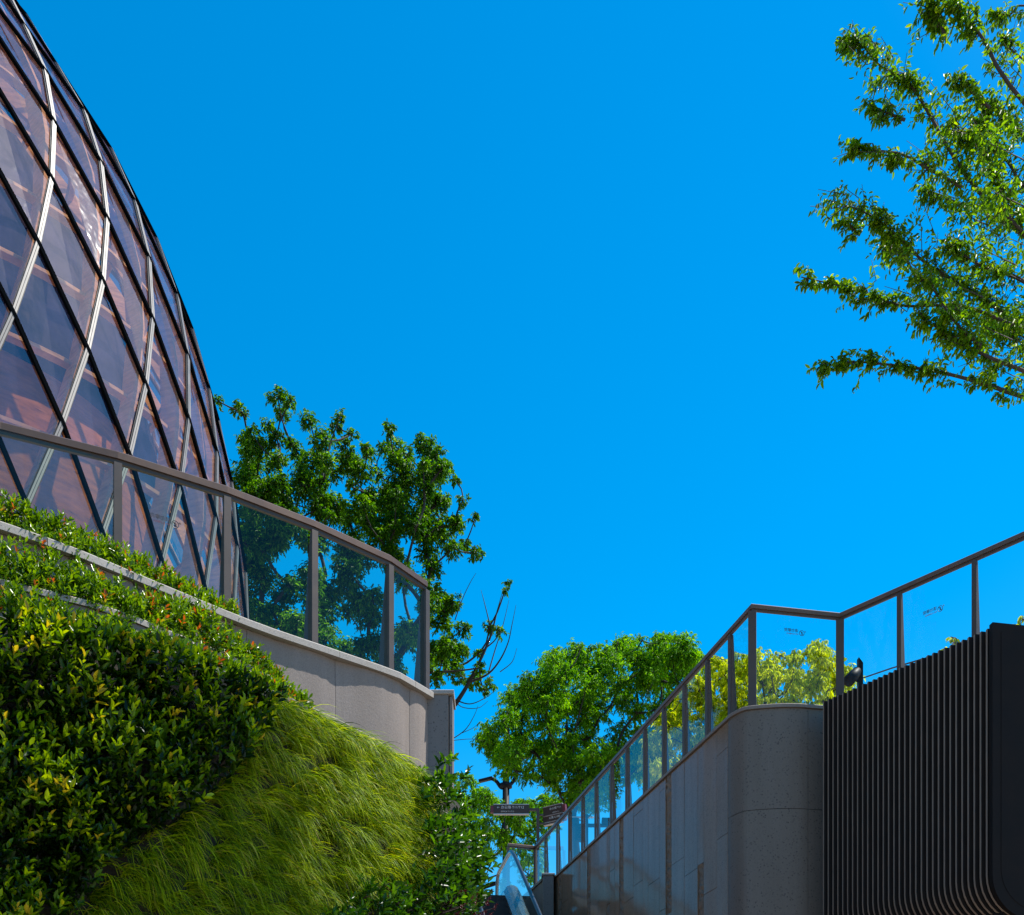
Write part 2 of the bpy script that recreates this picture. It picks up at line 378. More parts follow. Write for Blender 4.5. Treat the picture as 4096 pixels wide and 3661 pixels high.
# ------------------------------------------------------------------ left granite wall, coping, railing
ZA, ZB, ZC_ = 5.2, 4.6, 4.1
pa = [L(x, y, ZA) for x, y in ((0, 525), (70, 550), (138, 578), (246, 622), (315, 646), (388, 671), (404, 679), (428, 693))]
d0 = pa[0] - pa[1]; PA = [pa[0] + d0 * 2.5 + np.array((0, -.3, 0)), pa[0] + d0] + pa
PAs = spline(PA, 60)
def wall(name, path, top, cap_m, wall_m, label, cat, th=.28, cap_h=.07, over=.04, joints=1.1, bottom=0., bow=0):
    root = empty(name, (float(path[0][0]), float(path[0][1]), 0), label, cat)
    zt = top + EYE
    P = [(p[0], p[1], 0) for p in path]
    # facing panels with open joints over a dark core
    core = MB(); core.sweep(P, [(-.02, bottom), (-.02, zt - cap_h - .002), (-th, zt - cap_h - .002), (-th, bottom)]); core.build('core', M['joint'], root)
    acc = np.concatenate([[0], np.cumsum([math.dist(P[i][:2], P[i + 1][:2]) for i in range(len(P) - 1)])])
    X = np.array([p[0] for p in P]); Yy = np.array([p[1] for p in P])
    def at(u): return (float(np.interp(u, acc, X)), float(np.interp(u, acc, Yy)), 0)
    u = 0; pn = MB(); cp = MB()
    while u < acc[-1] - .05:
        e = min(u + joints, acc[-1]); us = np.linspace(u + .002, e - .002, 5)
        if bow:
            nu, nz = 10, 9; G = []; uu = np.linspace(u + .002, e - .002, nu)
            for a_ in uu:
                p_ = np.array(at(a_)); t_ = np.array(at(min(a_ + .02, acc[-1]))) - np.array(at(max(a_ - .02, 0))); t_ /= np.linalg.norm(t_); fr_ = (a_ - u) / (e - u)
                for c_ in np.linspace(0, 1, nz) ** .5:
                    z_ = bottom + (zt - cap_h - .004 - bottom) * c_; d_ = bow * math.sin(math.pi * fr_) ** .7 * (.55 + .25 * math.sin(a_ * 2.3 + z_ * 1.1)) + .006 * math.sin(a_ * 9 + z_ * 5)
                    G.append((p_[0] + t_[1] * d_, p_[1] - t_[0] * d_, z_))
            pn.add(G, [(i_ * nz + j_, (i_ + 1) * nz + j_, (i_ + 1) * nz + j_ + 1, i_ * nz + j_ + 1) for i_ in range(nu - 1) for j_ in range(nz - 1)])
        else: pn.sweep([at(q) for q in us], [(0, bottom), (0, zt - cap_h - .004), (-.018, zt - cap_h - .004), (-.018, bottom)])
        e2 = e
        cp.sweep([at(q) for q in np.linspace(u + .002, e2 - .002, 5)], [(over, zt - cap_h), (over, zt - .012), (over - .012, zt), (-th - over, zt), (-th - over, zt - cap_h)])
        u = e
    pn.build('facing', wall_m, root, bool(bow)); cp.build('coping', cap_m, root, False)
    return root, at, acc[-1]
wall('granite_wall', PAs, ZA, M['coping'], M['flamed'], 'tall curved grey granite wall under the left glass balustrade', 'wall', joints=1.02, bow=.04, over=.08)
tB = [L(x, y, ZB) for x, y in ((0, 579), (103, 605), (180, 635), (242, 661), (278, 682))]
tB = [tB[0] + (tB[0] - tB[1]) * 2] + tB + [tB[-1] + (tB[-1] - tB[-2]) * .8 + np.array((0, .3, 0))]
wall('planter_wall', spline(tB, 40), ZB, M['coping'], M['flamed'], 'middle low granite planter wall, between the two rows of shrubs', 'planter wall', th=.12, cap_h=.055, over=.02, joints=1.5)
tC = [L(x, y, ZC_) for x, y in ((0, 612), (146, 648), (225, 672), (325, 714), (385, 746), (425, 775))]
tC = [tC[0] + (tC[0] - tC[1]) * 2.2, tC[0] + (tC[0] - tC[1])] + tC
wall('planter_wall', spline(tC, 50), ZC_, M['coping_dark'], M['flamed'], 'lowest planter wall with narrow brown coping, directly above the grass and hedge', 'planter wall', th=.1, cap_h=.05, over=.03, joints=1.5)
# end pillar
pl = empty('stone_pillar', W(439, 1172, 13.6) - np.array((0, 0, EYE)), 'grey speckled granite pillar ending the left wall beside the tree', 'pillar')
x0, x1 = (426.5 - 512) / 1250 * 13.55, (452.5 - 512) / 1250 * 13.55; zt = EYE + (1172 - 690) / 1250 * 13.55
b = MB(); b.box(((x0 + x1) / 2 - .02, 13.55 + .22, (zt - .05) / 2), (x1 - x0 - .05, .44, zt - .05)); b.build('shaft', M['pillar'], pl)
b = MB(); b.box((x1 - .018, 13.58 + .2, (zt - .06) / 2 + 0), (.03, .40, zt - .06)); b.build('side_slab', M['pillar'], pl)
b = MB(); b.bevbox(((x0 + x1) / 2, 13.55 + .22, zt - .025), (x1 - x0 + .03, .48, .048), b=.008); b.build('cap', M['coping'], pl)
# soil behind the walls and the deck behind the top coping
inner = [(p[0], p[1]) for p in PAs]
v = [(x - .2, y + .2, LEFTZ - .12) for x, y in inner] + [(-45, 45, LEFTZ - .12), (-45, 5, LEFTZ - .12)]
v[-2] = (-2, 45, LEFTZ - .12); v.insert(-1, (-45, 45, LEFTZ - .12))
tag(mesh('left_terrace', v, [tuple(range(len(v)))], M['paving']), kind='structure')
def ledge(name, A, B, z, m):
    A = spline(A, 30); B = spline(B, 30); v = [(p[0] - .05, p[1] + .05, z) for p in A] + [(p[0], p[1], z) for p in B]
    return mesh(name, v, [(i, i + 1, 31 + i, 30 + i) for i in range(29)], m)
o = ledge('planting_bed', tC[:], PA, ZC_ + EYE - .1, M['soil']); tag(o, kind='structure')

# text: glyph outlines turned into thin solids
FONT = bpy.data.fonts.load('<builtin>') if '<builtin>' else None
def text(name, s, size, origin, ax, up, mat, parent, thick=.002, align='LEFT'):
    cu = bpy.data.curves.new(name, 'FONT'); cu.body = s; cu.size = size; cu.align_x = align; cu.extrude = thick / 2
    if FONT: cu.font = FONT
    to = bpy.data.objects.new(name, cu); COL.objects.link(to)
    dg = bpy.context.evaluated_depsgraph_get(); me = bpy.data.meshes.new_from_object(to.evaluated_get(dg)); bpy.data.objects.remove(to)
    co = np.empty(len(me.vertices) * 3, np.float32); me.vertices.foreach_get('co', co); co = co.reshape(-1, 3)
    ax = np.array(ax, float); ax /= np.linalg.norm(ax); up = np.array(up, float); up -= ax * up.dot(ax); up /= np.linalg.norm(up); nn = np.cross(ax, up)
    co = np.array(origin) + co[:, :1] * ax + co[:, 1:2] * up + co[:, 2:] * nn
    me.vertices.foreach_set('co', co.astype(np.float32).ravel()); me.materials.clear(); me.materials.append(mat); me.update()
    me.name = name
    return link(name, me, parent)
def sticker(pos, ax, parent, s=.05):
    "no-climbing notice read from the other side of the pane: ax is the reading direction"
    ax = np.array(ax, float); ax /= np.linalg.norm(ax); up = np.array((0, 0, 1.)); base = np.array(pos, float)
    root = text('lettering', '请勿攀爬', s * 1.0, base + up * s * .35, ax, up, M['ink'], parent)
    text('lettering', 'NO CLIMBING', s * .52, base - up * s * .35, ax, up, M['inkred'], parent)
    c = base - ax * s * .95 + up * s * .2; rb = MB()
    ring = [c + (ax * math.cos(a) + up * math.sin(a)) * s * .68 for a in np.linspace(0, 2 * math.pi, 25)]
    rb.tube(ring, s * .07, 4, cap=False)
    rb.tube([c + (ax * .7 + up * .7) * s * .62, c - (ax * .7 + up * .7) * s * .62], s * .06, 4)
    for a, q in (((0, .42), (0, -.1)), ((0, .2), (.3, .34)), ((0, .2), (-.3, .05)), ((0, -.1), (.22, -.42)), ((0, -.1), (-.2, -.44))):
        rb.tube([c + ax * a[0] * s + up * a[1] * s, c + ax * q[0] * s + up * q[1] * s], s * .07, 4)
    rb.build('no_climbing_symbol', M['ink'], parent)
    text('lettering', '小心\n玻璃', s * .22, c - ax * s * 1.15 + up * s * .5, ax, up, M['ink'], parent)

def railing(name, path, posts, zt, zb, label, rm, pm, gm, inward, stick=(), pw=.06, glass_drop=.0, rw=.075, tp=.17, wide=()):
    """path: plan corners of the handrail; posts: plan points in order; inward: +1 when the taper plates stand left of travel"""
    root = empty(name, (path[0][0], path[0][1], zb), label, 'balustrade')
    hb = MB(); h = .07
    hb.sweep([(p[0], p[1], zt) for p in path], [(-rw / 2, -h), (rw / 2, -h), (rw / 2, -.012), (rw / 2 - .014, 0), (-rw / 2 + .014, 0), (-rw / 2, -.012)])
    hb.build('handrail', rm, root)
    hb = MB(); hb.sweep([(p[0], p[1], zt) for p in path], [(-.018, -h - .034), (.018, -h - .034), (.018, -h - .001), (-.018, -h - .001)])
    hb.build('glass_channel', pm, root)
    n = len(posts)
    for i, p in enumerate(posts):
        a = np.array(posts[max(i - 1, 0)]); c = np.array(posts[min(i + 1, n - 1)]); t = (c - a); t = t / np.linalg.norm(t); nn = np.array((-t[1], t[0])) * inward
        q = MB(); zm = (zt - h - .036 + zb) / 2; hh = zt - h - .036 - zb
        q.box((p[0] - nn[0] * .024, p[1] - nn[1] * .024, zm), (hh, .03, pw * (1.6 if i in wide else 1)), (0, 0, 1), (t[0], t[1], 0))
        # two thin side plates tapering towards the top, standing back from the pane
        for s_ in (-1, 1):
            o_ = np.array(p) + t * s_ * .009; f = np.array((nn[0], nn[1]))
            vv = []
            for k_ in (-1, 1):
                e = o_ + t * k_ * .004
                for off, z in ((.008, zb), (tp, zb), (.035, zb + hh), (.008, zb + hh)): vv.append((e[0] + f[0] * off, e[1] + f[1] * off, z))
            q.add(vv, [(0, 1, 2, 3), (7, 6, 5, 4), (0, 4, 5, 1), (1, 5, 6, 2), (2, 6, 7, 3), (3, 7, 4, 0)])
        q.build('post', pm, root)
    for i in range(n - 1):
        a = np.array(posts[i]); c = np.array(posts[i + 1]); t = (c - a) / np.linalg.norm(c - a); a2 = a + t * .012; c2 = c - t * .012; ln = np.linalg.norm(c2 - a2)
        q = MB(); q.add([(a2[0], a2[1], zb - glass_drop), (c2[0], c2[1], zb - glass_drop), (c2[0], c2[1], zt - h - .02), (a2[0], a2[1], zt - h - .02)], [(0, 1, 2, 3)])
        gp = q.build('glass_panel', gm, root)
        for (k, fr, z, flip) in stick:
            if k == i:
                pos = a2 + (c2 - a2) * fr; nn = np.array((-t[1], t[0]))
                ps = (pos[0] - nn[0] * .004, pos[1] - nn[1] * .004, z)
                sticker(ps, -t_sign(t) , gp, .048 if zt < 8.5 else .058)
    return root
def t_sign(t):  # mirrored when seen from below: reads towards -X
    return np.array((t[0], t[1], 0)) * (1 if t[0] > 0 else -1)
ZL = 6.53
rail_px = [(0, 423), (117, 452.5), (226, 487), (313, 521), (389, 556), (425, 581)]
rp = [L(x, y, ZL) for x, y in rail_px]; rp = [rp[0] * 2 - rp[1] + np.array((-.1, -.25, 0))] + rp
rl = [(p[0], p[1]) for p in rp]
railing('glass_balustrade', rl, [rl[0]] + rl[2:], ZL + EYE, LEFTZ - .01, 'brown-railed green glass balustrade on the granite wall at left', M['rail'], M['post'], M['lglass'], 1,
        stick=[(1, .475, EYE + 6.02, 1)], pw=.072)

# ------------------------------------------------------------------ right side: railing
ZR = 8.5; KB = 6.55
def LR(x, y): p = L(x, y, ZR); return (p[0], p[1])
P0, E0, E1 = LR(752.5, 604.5), LR(535, 846), LR(508, 843.2)
P1 = LR(840, 613.5); P3 = LR(975.6, 553.5)
def on_line(a, b, px):
    k = (px - 512) / 1250; a = np.array(a); d = np.array(b) - a; t = (k * a[1] - a[0]) / (d[0] - k * d[1]); return tuple(a + d * t)
far_posts = [on_line(E0, P0, x) for x in (535.6, 546, 558, 570, 583, 596.5, 612, 627.5, 645.3, 664.3, 685, 708, 731)]
P2 = on_line(P1, P3, 900.5); P4 = tuple(np.array(P3) + (np.array(P3) - np.array(P2)) * 1.0); P5 = tuple(np.array(P4) + (np.array(P3) - np.array(P2)))
railing('glass_balustrade', [E1, E0, P0, P1, P5], [E1] + far_posts + [P0, P1, P2, P3, P4, P5], ZR + EYE, KB + EYE,
        'long bronze-railed clear glass balustrade above the right wall and dark fins', M['rail_r'], M['post_r'], M['rglass'], 1,
        stick=[(14, .52, EYE + 8.13, 1), (16, .5, EYE + 7.93, 1)], pw=.075, tp=.13, wide=(14, 15))

# ------------------------------------------------------------------ right side: polished wall, speckled drum
ZW = 6.9
wA = np.array(L(732, 713.7, ZW)); wB = np.array(L(553, 878, ZW)); wA2 = np.array(L(728, 717.2, ZW))
dirw = (wB - wA2)[:2]; LW = np.linalg.norm(dirw); dirw /= LW; nw = np.array((dirw[1], -dirw[0])); nw = nw if nw.dot(-wA2[:2]) > 0 else -nw
rw_ = empty('clad_wall', (wA2[0], wA2[1], 0), 'long polished granite wall rising with vertical panels below the right balustrade', 'wall')
def wp(u, z, off=0.): return (wA2[0] + dirw[0] * u + nw[0] * off, wA2[1] + dirw[1] * u + nw[1] * off, z)
ztw = ZW + EYE
b = MB(); b.add([wp(0, 0, -.03), wp(LW, 0, -.03), wp(LW, ztw - .06, -.03), wp(0, ztw - .06, -.03), wp(0, 0, -.4), wp(LW, 0, -.4), wp(LW, ztw - .06, -.4), wp(0, ztw - .06, -.4)],
              [(0, 1, 2, 3), (7, 6, 5, 4), (0, 4, 5, 1), (1, 5, 6, 2), (2, 6, 7, 3), (3, 7, 4, 0)]); b.build('core', M['joint'], rw_)
def slabpanel(mb, u0, u1, z0, z1, off, th=.03, tilt=0., jag=0):
    du = .005; u0 += du; u1 -= du; z0 += .004; z1 -= .004
    if not jag:
        a = random.gauss(0, tilt); c = random.gauss(0, tilt)
        f = [wp(u0, z0, off + a), wp(u1, z0, off - a), wp(u1, z1, off - a + c), wp(u0, z1, off + a + c)]
        k = [wp(u0, z0, off - th), wp(u1, z0, off - th), wp(u1, z1, off - th), wp(u0, z1, off - th)]
        mb.add(f + k, [(0, 1, 2, 3), (0, 4, 5, 1), (1, 5, 6, 2), (2, 6, 7, 3), (3, 7, 4, 0)])
    else:
        m = max(6, int((z1 - z0) / .06)); cu = []
        for i in range(m + 1):
            z = z0 + (z1 - z0) * i / m
            cu += [wp(u0, z, off - .02)] + [wp(u0 + (u1 - u0) * (q + random.uniform(-.12, .12)), z, off + random.uniform(-.012, .03)) for q in (.25, .5, .75)] + [wp(u1, z, off - .02)]
        fs = [(i * 5 + j, i * 5 + j + 1, (i + 1) * 5 + j + 1, (i + 1) * 5 + j) for i in range(m) for j in range(4)]; mb.add(cu, fs)
u = 0; pol = MB(); rgh = []; rr = random.Random(3); ci = 0
while u < LW - .02:
    w = rr.choice((.32, .45, .55, .62)); w = min(w, LW - u)
    z = 0 - rr.uniform(0, 1.6)
    while z < ztw - .06:
        h = rr.choice((1.3, 1.7, 2.1, 2.6)); z2 = min(z + h, ztw - .062)
        if z2 > .05: slabpanel(pol, u, u + w, max(0, z), z2, 0, tilt=.0012)
        z = z + h
    u += w; ci += 1
    if u < LW - .3 and ci % 2 == 0:
        w = rr.uniform(.2, .3); zs = [0, rr.uniform(2.6, 4.4), rr.uniform(5.4, 7.2), ztw - .062]
        for q in range(3):
            if (ci // 2 + q) % 2 == 0:
                m_ = MB(); slabpanel(m_, u, u + w, zs[q], zs[q + 1], -.006, jag=1); rgh.append(m_)
            else: slabpanel(pol, u, u + w, zs[q], zs[q + 1], 0, tilt=.001)
        u += w
pol.build('polished_cladding', M['polished'], rw_)
for m_ in rgh: m_.build('rough_strip', M['rough'], rw_)
# coping continues round the drum
dr = [L(x, y, ZW) for x, y in ((732, 713.7), (743.7, 707.6), (757.4, 705.5), (779.4, 704), (798.6, 704), (812, 705), (828, 706.2))]
dpath = [wA2] + dr; dpath = spline(dpath, 44)
def strip(mb, path, z0, z1, off=0.):
    n = len(path); o_ = off
    v = [(p[0], p[1] - 0, z0) for p in path] + [(p[0], p[1], z1) for p in path]; mb.add(v, [(i, i + 1, n + i + 1, n + i) for i in range(n - 1)])
dm = empty('stone_drum', (float(dr[3][0]), float(dr[3][1]), 0), 'rounded dark speckled granite corner between polished wall and fins', 'wall')
acc = np.concatenate([[0], np.cumsum(np.linalg.norm(np.diff(dpath[:, :2], axis=0), axis=1))])
ujoint = float(np.interp((808 - 512) / 1250, dpath[:, 0] / dpath[:, 1], acc)); zj = EYE + (1172 - 809) / 1250 * 18.45
def seg(u0, u1, n=24): return [(float(np.interp(q, acc, dpath[:, 0])), float(np.interp(q, acc, dpath[:, 1])), 0) for q in np.linspace(u0, u1, n)]
core = MB(); core.sweep(seg(.03, acc[-1], 30), [(-.3, 0), (-.3, ztw - .06), (-.012, ztw - .06), (-.012, 0)][::-1]); core.build('core', M['joint'], dm)
for (a, c) in ((.01, ujoint - .003), (ujoint + .003, acc[-1])):
    for z0, z1 in ((0, zj - 2.9), (zj - 2.894, zj - .004), (zj + .004, ztw - .062)):
        q = MB(); pth = seg(a, c, 30); q.sweep(pth, [(0.0, z0), (0.0, z1), (-.011, z1), (-.011, z0)]); q.build('curved_slab', M['speckled'], dm, False)
cop = MB(); full = [wB + np.array((0, 0, 0))] + [wB + (wA2 - wB) * t for t in (.25, .5, .75)] + [tuple(p) for p in dpath]
cop.sweep([(p[0], p[1], 0) for p in full], [(.035, ztw - .055), (.035, ztw - .01), (.025, ztw), (-.30, ztw), (-.30, ztw - .055)]); cop.build('coping', M['coping_dark'], rw_)
# planter fill behind the coping: right terrace
v = [(E0[0] + .3, 33.5, UP - .9)] + [(p[0] + .35, p[1] + .35, UP - .9) for p in full] + [(60, 17, UP - .9), (60, 33.5, UP - .9)]
tag(mesh('right_terrace', v, [tuple(range(len(v)))], M['paving']), kind='structure')
# wall end pillar and the lower wall beyond it
wp_ = empty('stone_pillar', (float(wB[0]), float(wB[1]), 0), 'short speckled pillar at the far low end of the polished wall', 'pillar')
cx = (548.3 - 512) / 1250 * 28.9
b = MB(); b.box((cx, 29.1, (ztw - .05) / 2), (.24, .45, ztw - .05)); b.build('shaft', M['pillar'], wp_)
b = MB(); b.bevbox((cx, 29.1, ztw - .022), (.30, .52, .05), b=.01); b.build('cap', M['coping'], wp_)
w2 = [np.array(L(543, 878, ZW)), np.array(L(520, 899, ZW))]
wall('granite_wall', [w2[1] , w2[0]], ZW, M['coping_dark'], M['concrete'], 'short granite wall past the far pillar, beside the escalator', 'wall', th=.2, joints=.6)

# ------------------------------------------------------------------ dark fin screen
fs = empty('fin_screen', (4.6, 17.9, 0), 'tall dark metal box of upright fins curving in at the bottom right', 'fin screen')
F0 = np.array(W(824, 701, 18.0)); F1 = np.array(W(987.5, 628.5, 15.62)); NF = 31
for i in range(NF):
    t = i / (NF - 1); p = F0 * (1 - t) + F1 * t; top = p[2] + .0; Rr = .56; zb = EYE + 3.15
    th = .046; wd = 1.6
    pr = [(wd, top)] + [(0, top)] + [(Rr - Rr * math.cos(a), zb + Rr - Rr * math.sin(a)) for a in np.linspace(0, math.pi / 2, 10)] + [(wd, zb)]
    ax = np.array((1, .09)); ax /= np.linalg.norm(ax); nr = np.array((-ax[1], ax[0])); q = MB(); n = len(pr); v = []
    for e in (0, th): v += [(p[0] + ax[0] * s + nr[0] * e, p[1] + ax[1] * s + nr[1] * e, z - (s * .06 if z == top else 0)) for s, z in pr]
    q.add(v, [tuple(range(n)), tuple(range(n, 2 * n))[::-1]], 0)
    q.add(v, [(j, n + j, n + (j + 1) % n, (j + 1) % n) for j in range(n)], 1)
    q.build('fin', [M['finpanel'], M['fin']], fs)
# end face: wide dark panel with a frame line
p = F1 - np.array((-.02, .115, 0)); ax = np.array((1, .09)); ax /= np.linalg.norm(ax); nr = np.array((-ax[1], ax[0]))
def endp(name, inset, wd, yo, th, m):
    Rr = .56 - inset * .3; zb = EYE + 3.13 + inset; top = p[2] + .03 - inset
    pr = [(wd, top), (inset, top)] + [(inset + Rr - Rr * math.cos(a), zb + Rr - Rr * math.sin(a)) for a in np.linspace(0, math.pi / 2, 12)] + [(wd, zb)]
    q = MB(); n = len(pr); v = []
    for e in (yo, yo + th): v += [(p[0] + ax[0] * s + nr[0] * e, p[1] + ax[1] * s + nr[1] * e, z - (s * .06 if z == top else 0)) for s, z in pr]
    q.add(v, [tuple(range(n)), tuple(range(n, 2 * n))[::-1]] + [(j, n + j, n + (j + 1) % n, (j + 1) % n) for j in range(n)]); return q.build(name, m, fs)
endp('end_frame', 0, 2.4, 0, .09, M['finpanel']); endp('end_panel', .11, 2.3, -.006, .005, M['finpanel'])
b = MB(); c0 = F0 + np.array((.22, .1, 0)); c1 = F1 + np.array((.22, .05, 0))
b.add([(c0[0], c0[1], 0), (c1[0], c1[1], 0), (c1[0], c1[1], c1[2] - .15), (c0[0], c0[1], c0[2] - .15), (c0[0] + 2, c0[1] + .2, 0), (c1[0] + 2, c1[1] + .2, 0), (c1[0] + 2, c1[1] + .2, c1[2] - .25), (c0[0] + 2, c0[1] + .2, c0[2] - .25)],
      [(0, 1, 2, 3), (1, 5, 6, 2), (4, 7, 6, 5), (0, 3, 7, 4), (3, 2, 6, 7)]); b.build('inner_box', M['finpanel'], fs)

# spotlight and post behind the right railing
yk = 20.5
sp = empty('spotlight', W(860, 690, yk), 'black spotlight aimed left on a flat dark post behind the glass', 'spotlight')
c = W(860, 664, yk); b = MB(); b.box((c[0], c[1], (c[2] + 7.4) / 2), (.07, .12, c[2] - 7.4)); b.add([(c[0] - .035, c[1] - .06, c[2]), (c[0] + .035, c[1] - .06, c[2]), (c[0] + .035, c[1] + .06, c[2]), (c[0] - .035, c[1] + .06, c[2]), (c[0] - .035, c[1] - .06, c[2] + .09), (c[0] - .035, c[1] + .06, c[2] + .09)], [(0, 1, 4), (3, 5, 2), (1, 2, 5, 4), (0, 4, 5, 3)])
b.build('post', M['darkpaint'], sp)
h0 = W(857, 672, yk); h1 = W(848.5, 681, yk - .2); b = MB(); b.tube([h0 + (h0 - h1) * .15, h0, h1], [.05, .085, .095], 16); b.build('lamp_head', M['darkpaint'], sp, True)
b = MB(); b.tube([W(854, 677, yk), W(857, 681, yk), W(860, 682, yk)], .022, 8); b.build('bracket', M['darkpaint'], sp, True)

# ------------------------------------------------------------------ glass dome
PR = [8.77, 9.57, 10.393, 11.074, 11.633, 12.068, 12.384, 12.597, 12.695]
PZ = [21.446, 20.141, 18.85, 17.491, 16.087, 14.638, 13.167, 11.692, 10.167]
Z0, Bb, Rq = 9.3, 16.8, 12.7
upz = [25.9, 25.4, 24.6, 23.65, 22.6]; upr = [Rq * math.sqrt(1 - ((z - Z0) / Bb) ** 2) for z in upz]
KR = upr + PR + [12.72, 12.66, 12.5, 12.3]; KZ = upz + PZ + [8.66, 7.15, 5.7, 5.05]
K0 = -5; KN = len(KR)                                 # rows K0 .. K0+KN-1
prof = spline([(r, z, 0) for r, z in zip(KR, KZ)], (KN - 1) * 12 + 1)
DX, DL0, DDL, DE, DG, DY = -17.769, -.406, 2 * math.pi / 48, .627, -.05, 24.
DL0 = DL0 + .5 * (DDL - .13) * -0.5
def dome(k, l, inset=0.):
    t = (np.asarray(k, float) - K0) * 12; r = np.interp(t, range(len(prof)), prof[:, 0]); z = np.interp(t, range(len(prof)), prof[:, 1])
    c, s = np.cos(l), np.sin(l)
    p = np.stack([DX + r * (c + DG * s), DY + r * DE * s, z + EYE + 0 * l], -1)
    if np.any(inset != 0): p = p - dnorm(k, l) * inset
    return p
def dnorm(k, l):
    e = .02; a = dome(np.asarray(k) + e, l) - dome(np.asarray(k) - e, l); b_ = dome(k, np.asarray(l) + e) - dome(k, np.asarray(l) - e)
    n = np.cross(b_, a); n = unit(n); c = np.array((DX, DY, 0)); q = dome(k, l); s = np.sign(((q - c) * n * np.array((1, 1, .1))).sum(-1, keepdims=True)); return n * s
dmr = empty('glass_dome', (DX, DY, LEFTZ - .1), 'huge glass dome with crossing silver and black ribs over timber beams', 'dome building')
KEND = K0 + KN - 1
def lon(s, k): return DL0 + DDL * (s - k / 2)
def ribpath(fam, s, n=1):
    ks = np.linspace(K0, KEND, (KN - 1) * n + 1)
    if fam == 0: l = DL0 + DDL * (s - ks / 2)                # silver: s constant
    else: l = DL0 + DDL * (s + ks / 2)                       # black: moves one s per row
    return ks, l
def rib(mb, ks, l, w, o0, o1, shift=0., mi=0):
    ks = np.maximum(ks, K0 + .03); c = dome(ks, l); nrm = dnorm(ks, l); t = np.gradient(c, axis=0); t = unit(t); sdv = np.cross(t, nrm); sdv = unit(sdv)
    n = len(ks); v = []
    for i in range(n):
        for (a, o_) in ((-w / 2, o0), (w / 2, o0), (w / 2, o1), (-w / 2, o1)): v.append(c[i] + sdv[i] * (a + shift) + nrm[i] * o_)
    mb.add(v, [(i * 4 + j, i * 4 + (j + 1) % 4, (i + 1) * 4 + (j + 1) % 4, (i + 1) * 4 + j) for i in range(n - 1) for j in range(4)], mi)
for s in range(48):
    ks, l = ribpath(0, s)
    q = MB(); rib(q, ks, l, .10, .0, .026, 0, 1); rib(q, ks, l, .031, .0, .05, -.019, 0); rib(q, ks, l, .031, .0, .05, .019, 0); q.build('silver_rib', [M['silver'], M['gasket']], dmr)
    ks, l = ribpath(1, s)
    q = MB(); rib(q, ks, l, .064, .0, .055); q.build('black_rib', M['black'], dmr)
    ks, l = ribpath(0, s); q = MB(); rib(q, ks, l, .10, -.52, -.2); q.build('timber_beam', M['wood'], dmr)
for k in range(-3, 11):
    l = np.linspace(0, 2 * math.pi, 145); q = MB(); rib(q, np.full(145, float(k) + .02), l, .07, -.50, -.36, 0); q.build('ring_beam', M['woodpale'], dmr)
near = []; far = MB()
for k in range(K0, KEND - 1):
    for s in range(48):
        n = 2; a = np.linspace(.0, 1, n); U_, V_ = np.meshgrid(a, a, indexing='ij')   # U along silver, V along black
        kk = k + U_ + V_; ll = DL0 + DDL * (s + V_ - kk / 2 + (k * 0)) ; ll = DL0 + DDL * ((s + V_) - (k + U_ + V_) / 2)
        P_ = dome(np.maximum(kk, K0 + .001), ll).reshape(-1, 3); f_ = [(i * n + j, i * n + j + 1, (i + 1) * n + j + 1, (i + 1) * n + j) for i in range(n - 1) for j in range(n - 1)]
        c = P_.mean(0); nn_ = dnorm(np.array([k + 1.]), np.array([lon(s + .5, k + 1)]))[0]
        px = 512 + 1250 * c[0] / c[1]; py = 1172 - 1250 * (c[2] - EYE) / c[1]
        vis = nn_.dot(np.array((0, 0, EYE)) - c) > -1.2 and px > -25 and -40 < py < 640
        if vis: near.append((P_, f_))
        else: far.add(P_, f_)
print('visible panes', len(near))
for P_, f_ in near[:100]: mesh('glass_pane', P_, f_, M['dglass'], dmr, False)
for P_, f_ in near[100:]: far.add(P_, f_)
tag(far.build('glass_pane', M['dglass'], dmr, False), kind='stuff')
# timber ceiling lining inside the upper dome
q = MB(); n1, n2 = 30, 73; kk, ll = np.meshgrid(np.linspace(K0 + .01, 5.4, n1), np.linspace(0, 2 * math.pi, n2), indexing='ij')
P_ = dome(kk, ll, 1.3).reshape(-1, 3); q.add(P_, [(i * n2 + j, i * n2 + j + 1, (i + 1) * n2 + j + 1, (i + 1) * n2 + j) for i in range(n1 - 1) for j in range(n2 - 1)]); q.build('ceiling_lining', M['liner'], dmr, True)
q = MB(); kk = np.linspace(5.4, KEND - .2, 12)
for i in range(11):
    for j in range(96):
        if random.Random(i * 131 + j).random() < .13 and i > 1: continue
        l0_, l1_ = 2 * math.pi * j / 96, 2 * math.pi * (j + 1) / 96; sh = (i % 2) * math.pi / 96
        q.add([dome(kk[i], l0_ + sh, 1.7), dome(kk[i], l1_ + sh, 1.7), dome(kk[i + 1], l1_ + sh, 1.7), dome(kk[i + 1], l0_ + sh, 1.7)], [(0, 1, 2, 3)])
q.build('timber_panelling', M['corewood'], dmr)
q = MB(); q.tube([(DX, DY, LEFTZ - .1), (DX, DY, 25)], [4.2, 3.6], 24); q.build('timber_core', M['corewood'], dmr, True)
q = MB(); q.tube([dome(K0 + .01, 0.) * 0 + np.array((DX, DY, KZ[0] + EYE + .02)), np.array((DX, DY, KZ[0] + EYE + .12))], [2.2, 2.1], 24); q.build('crown_cap', M['silver'], dmr)

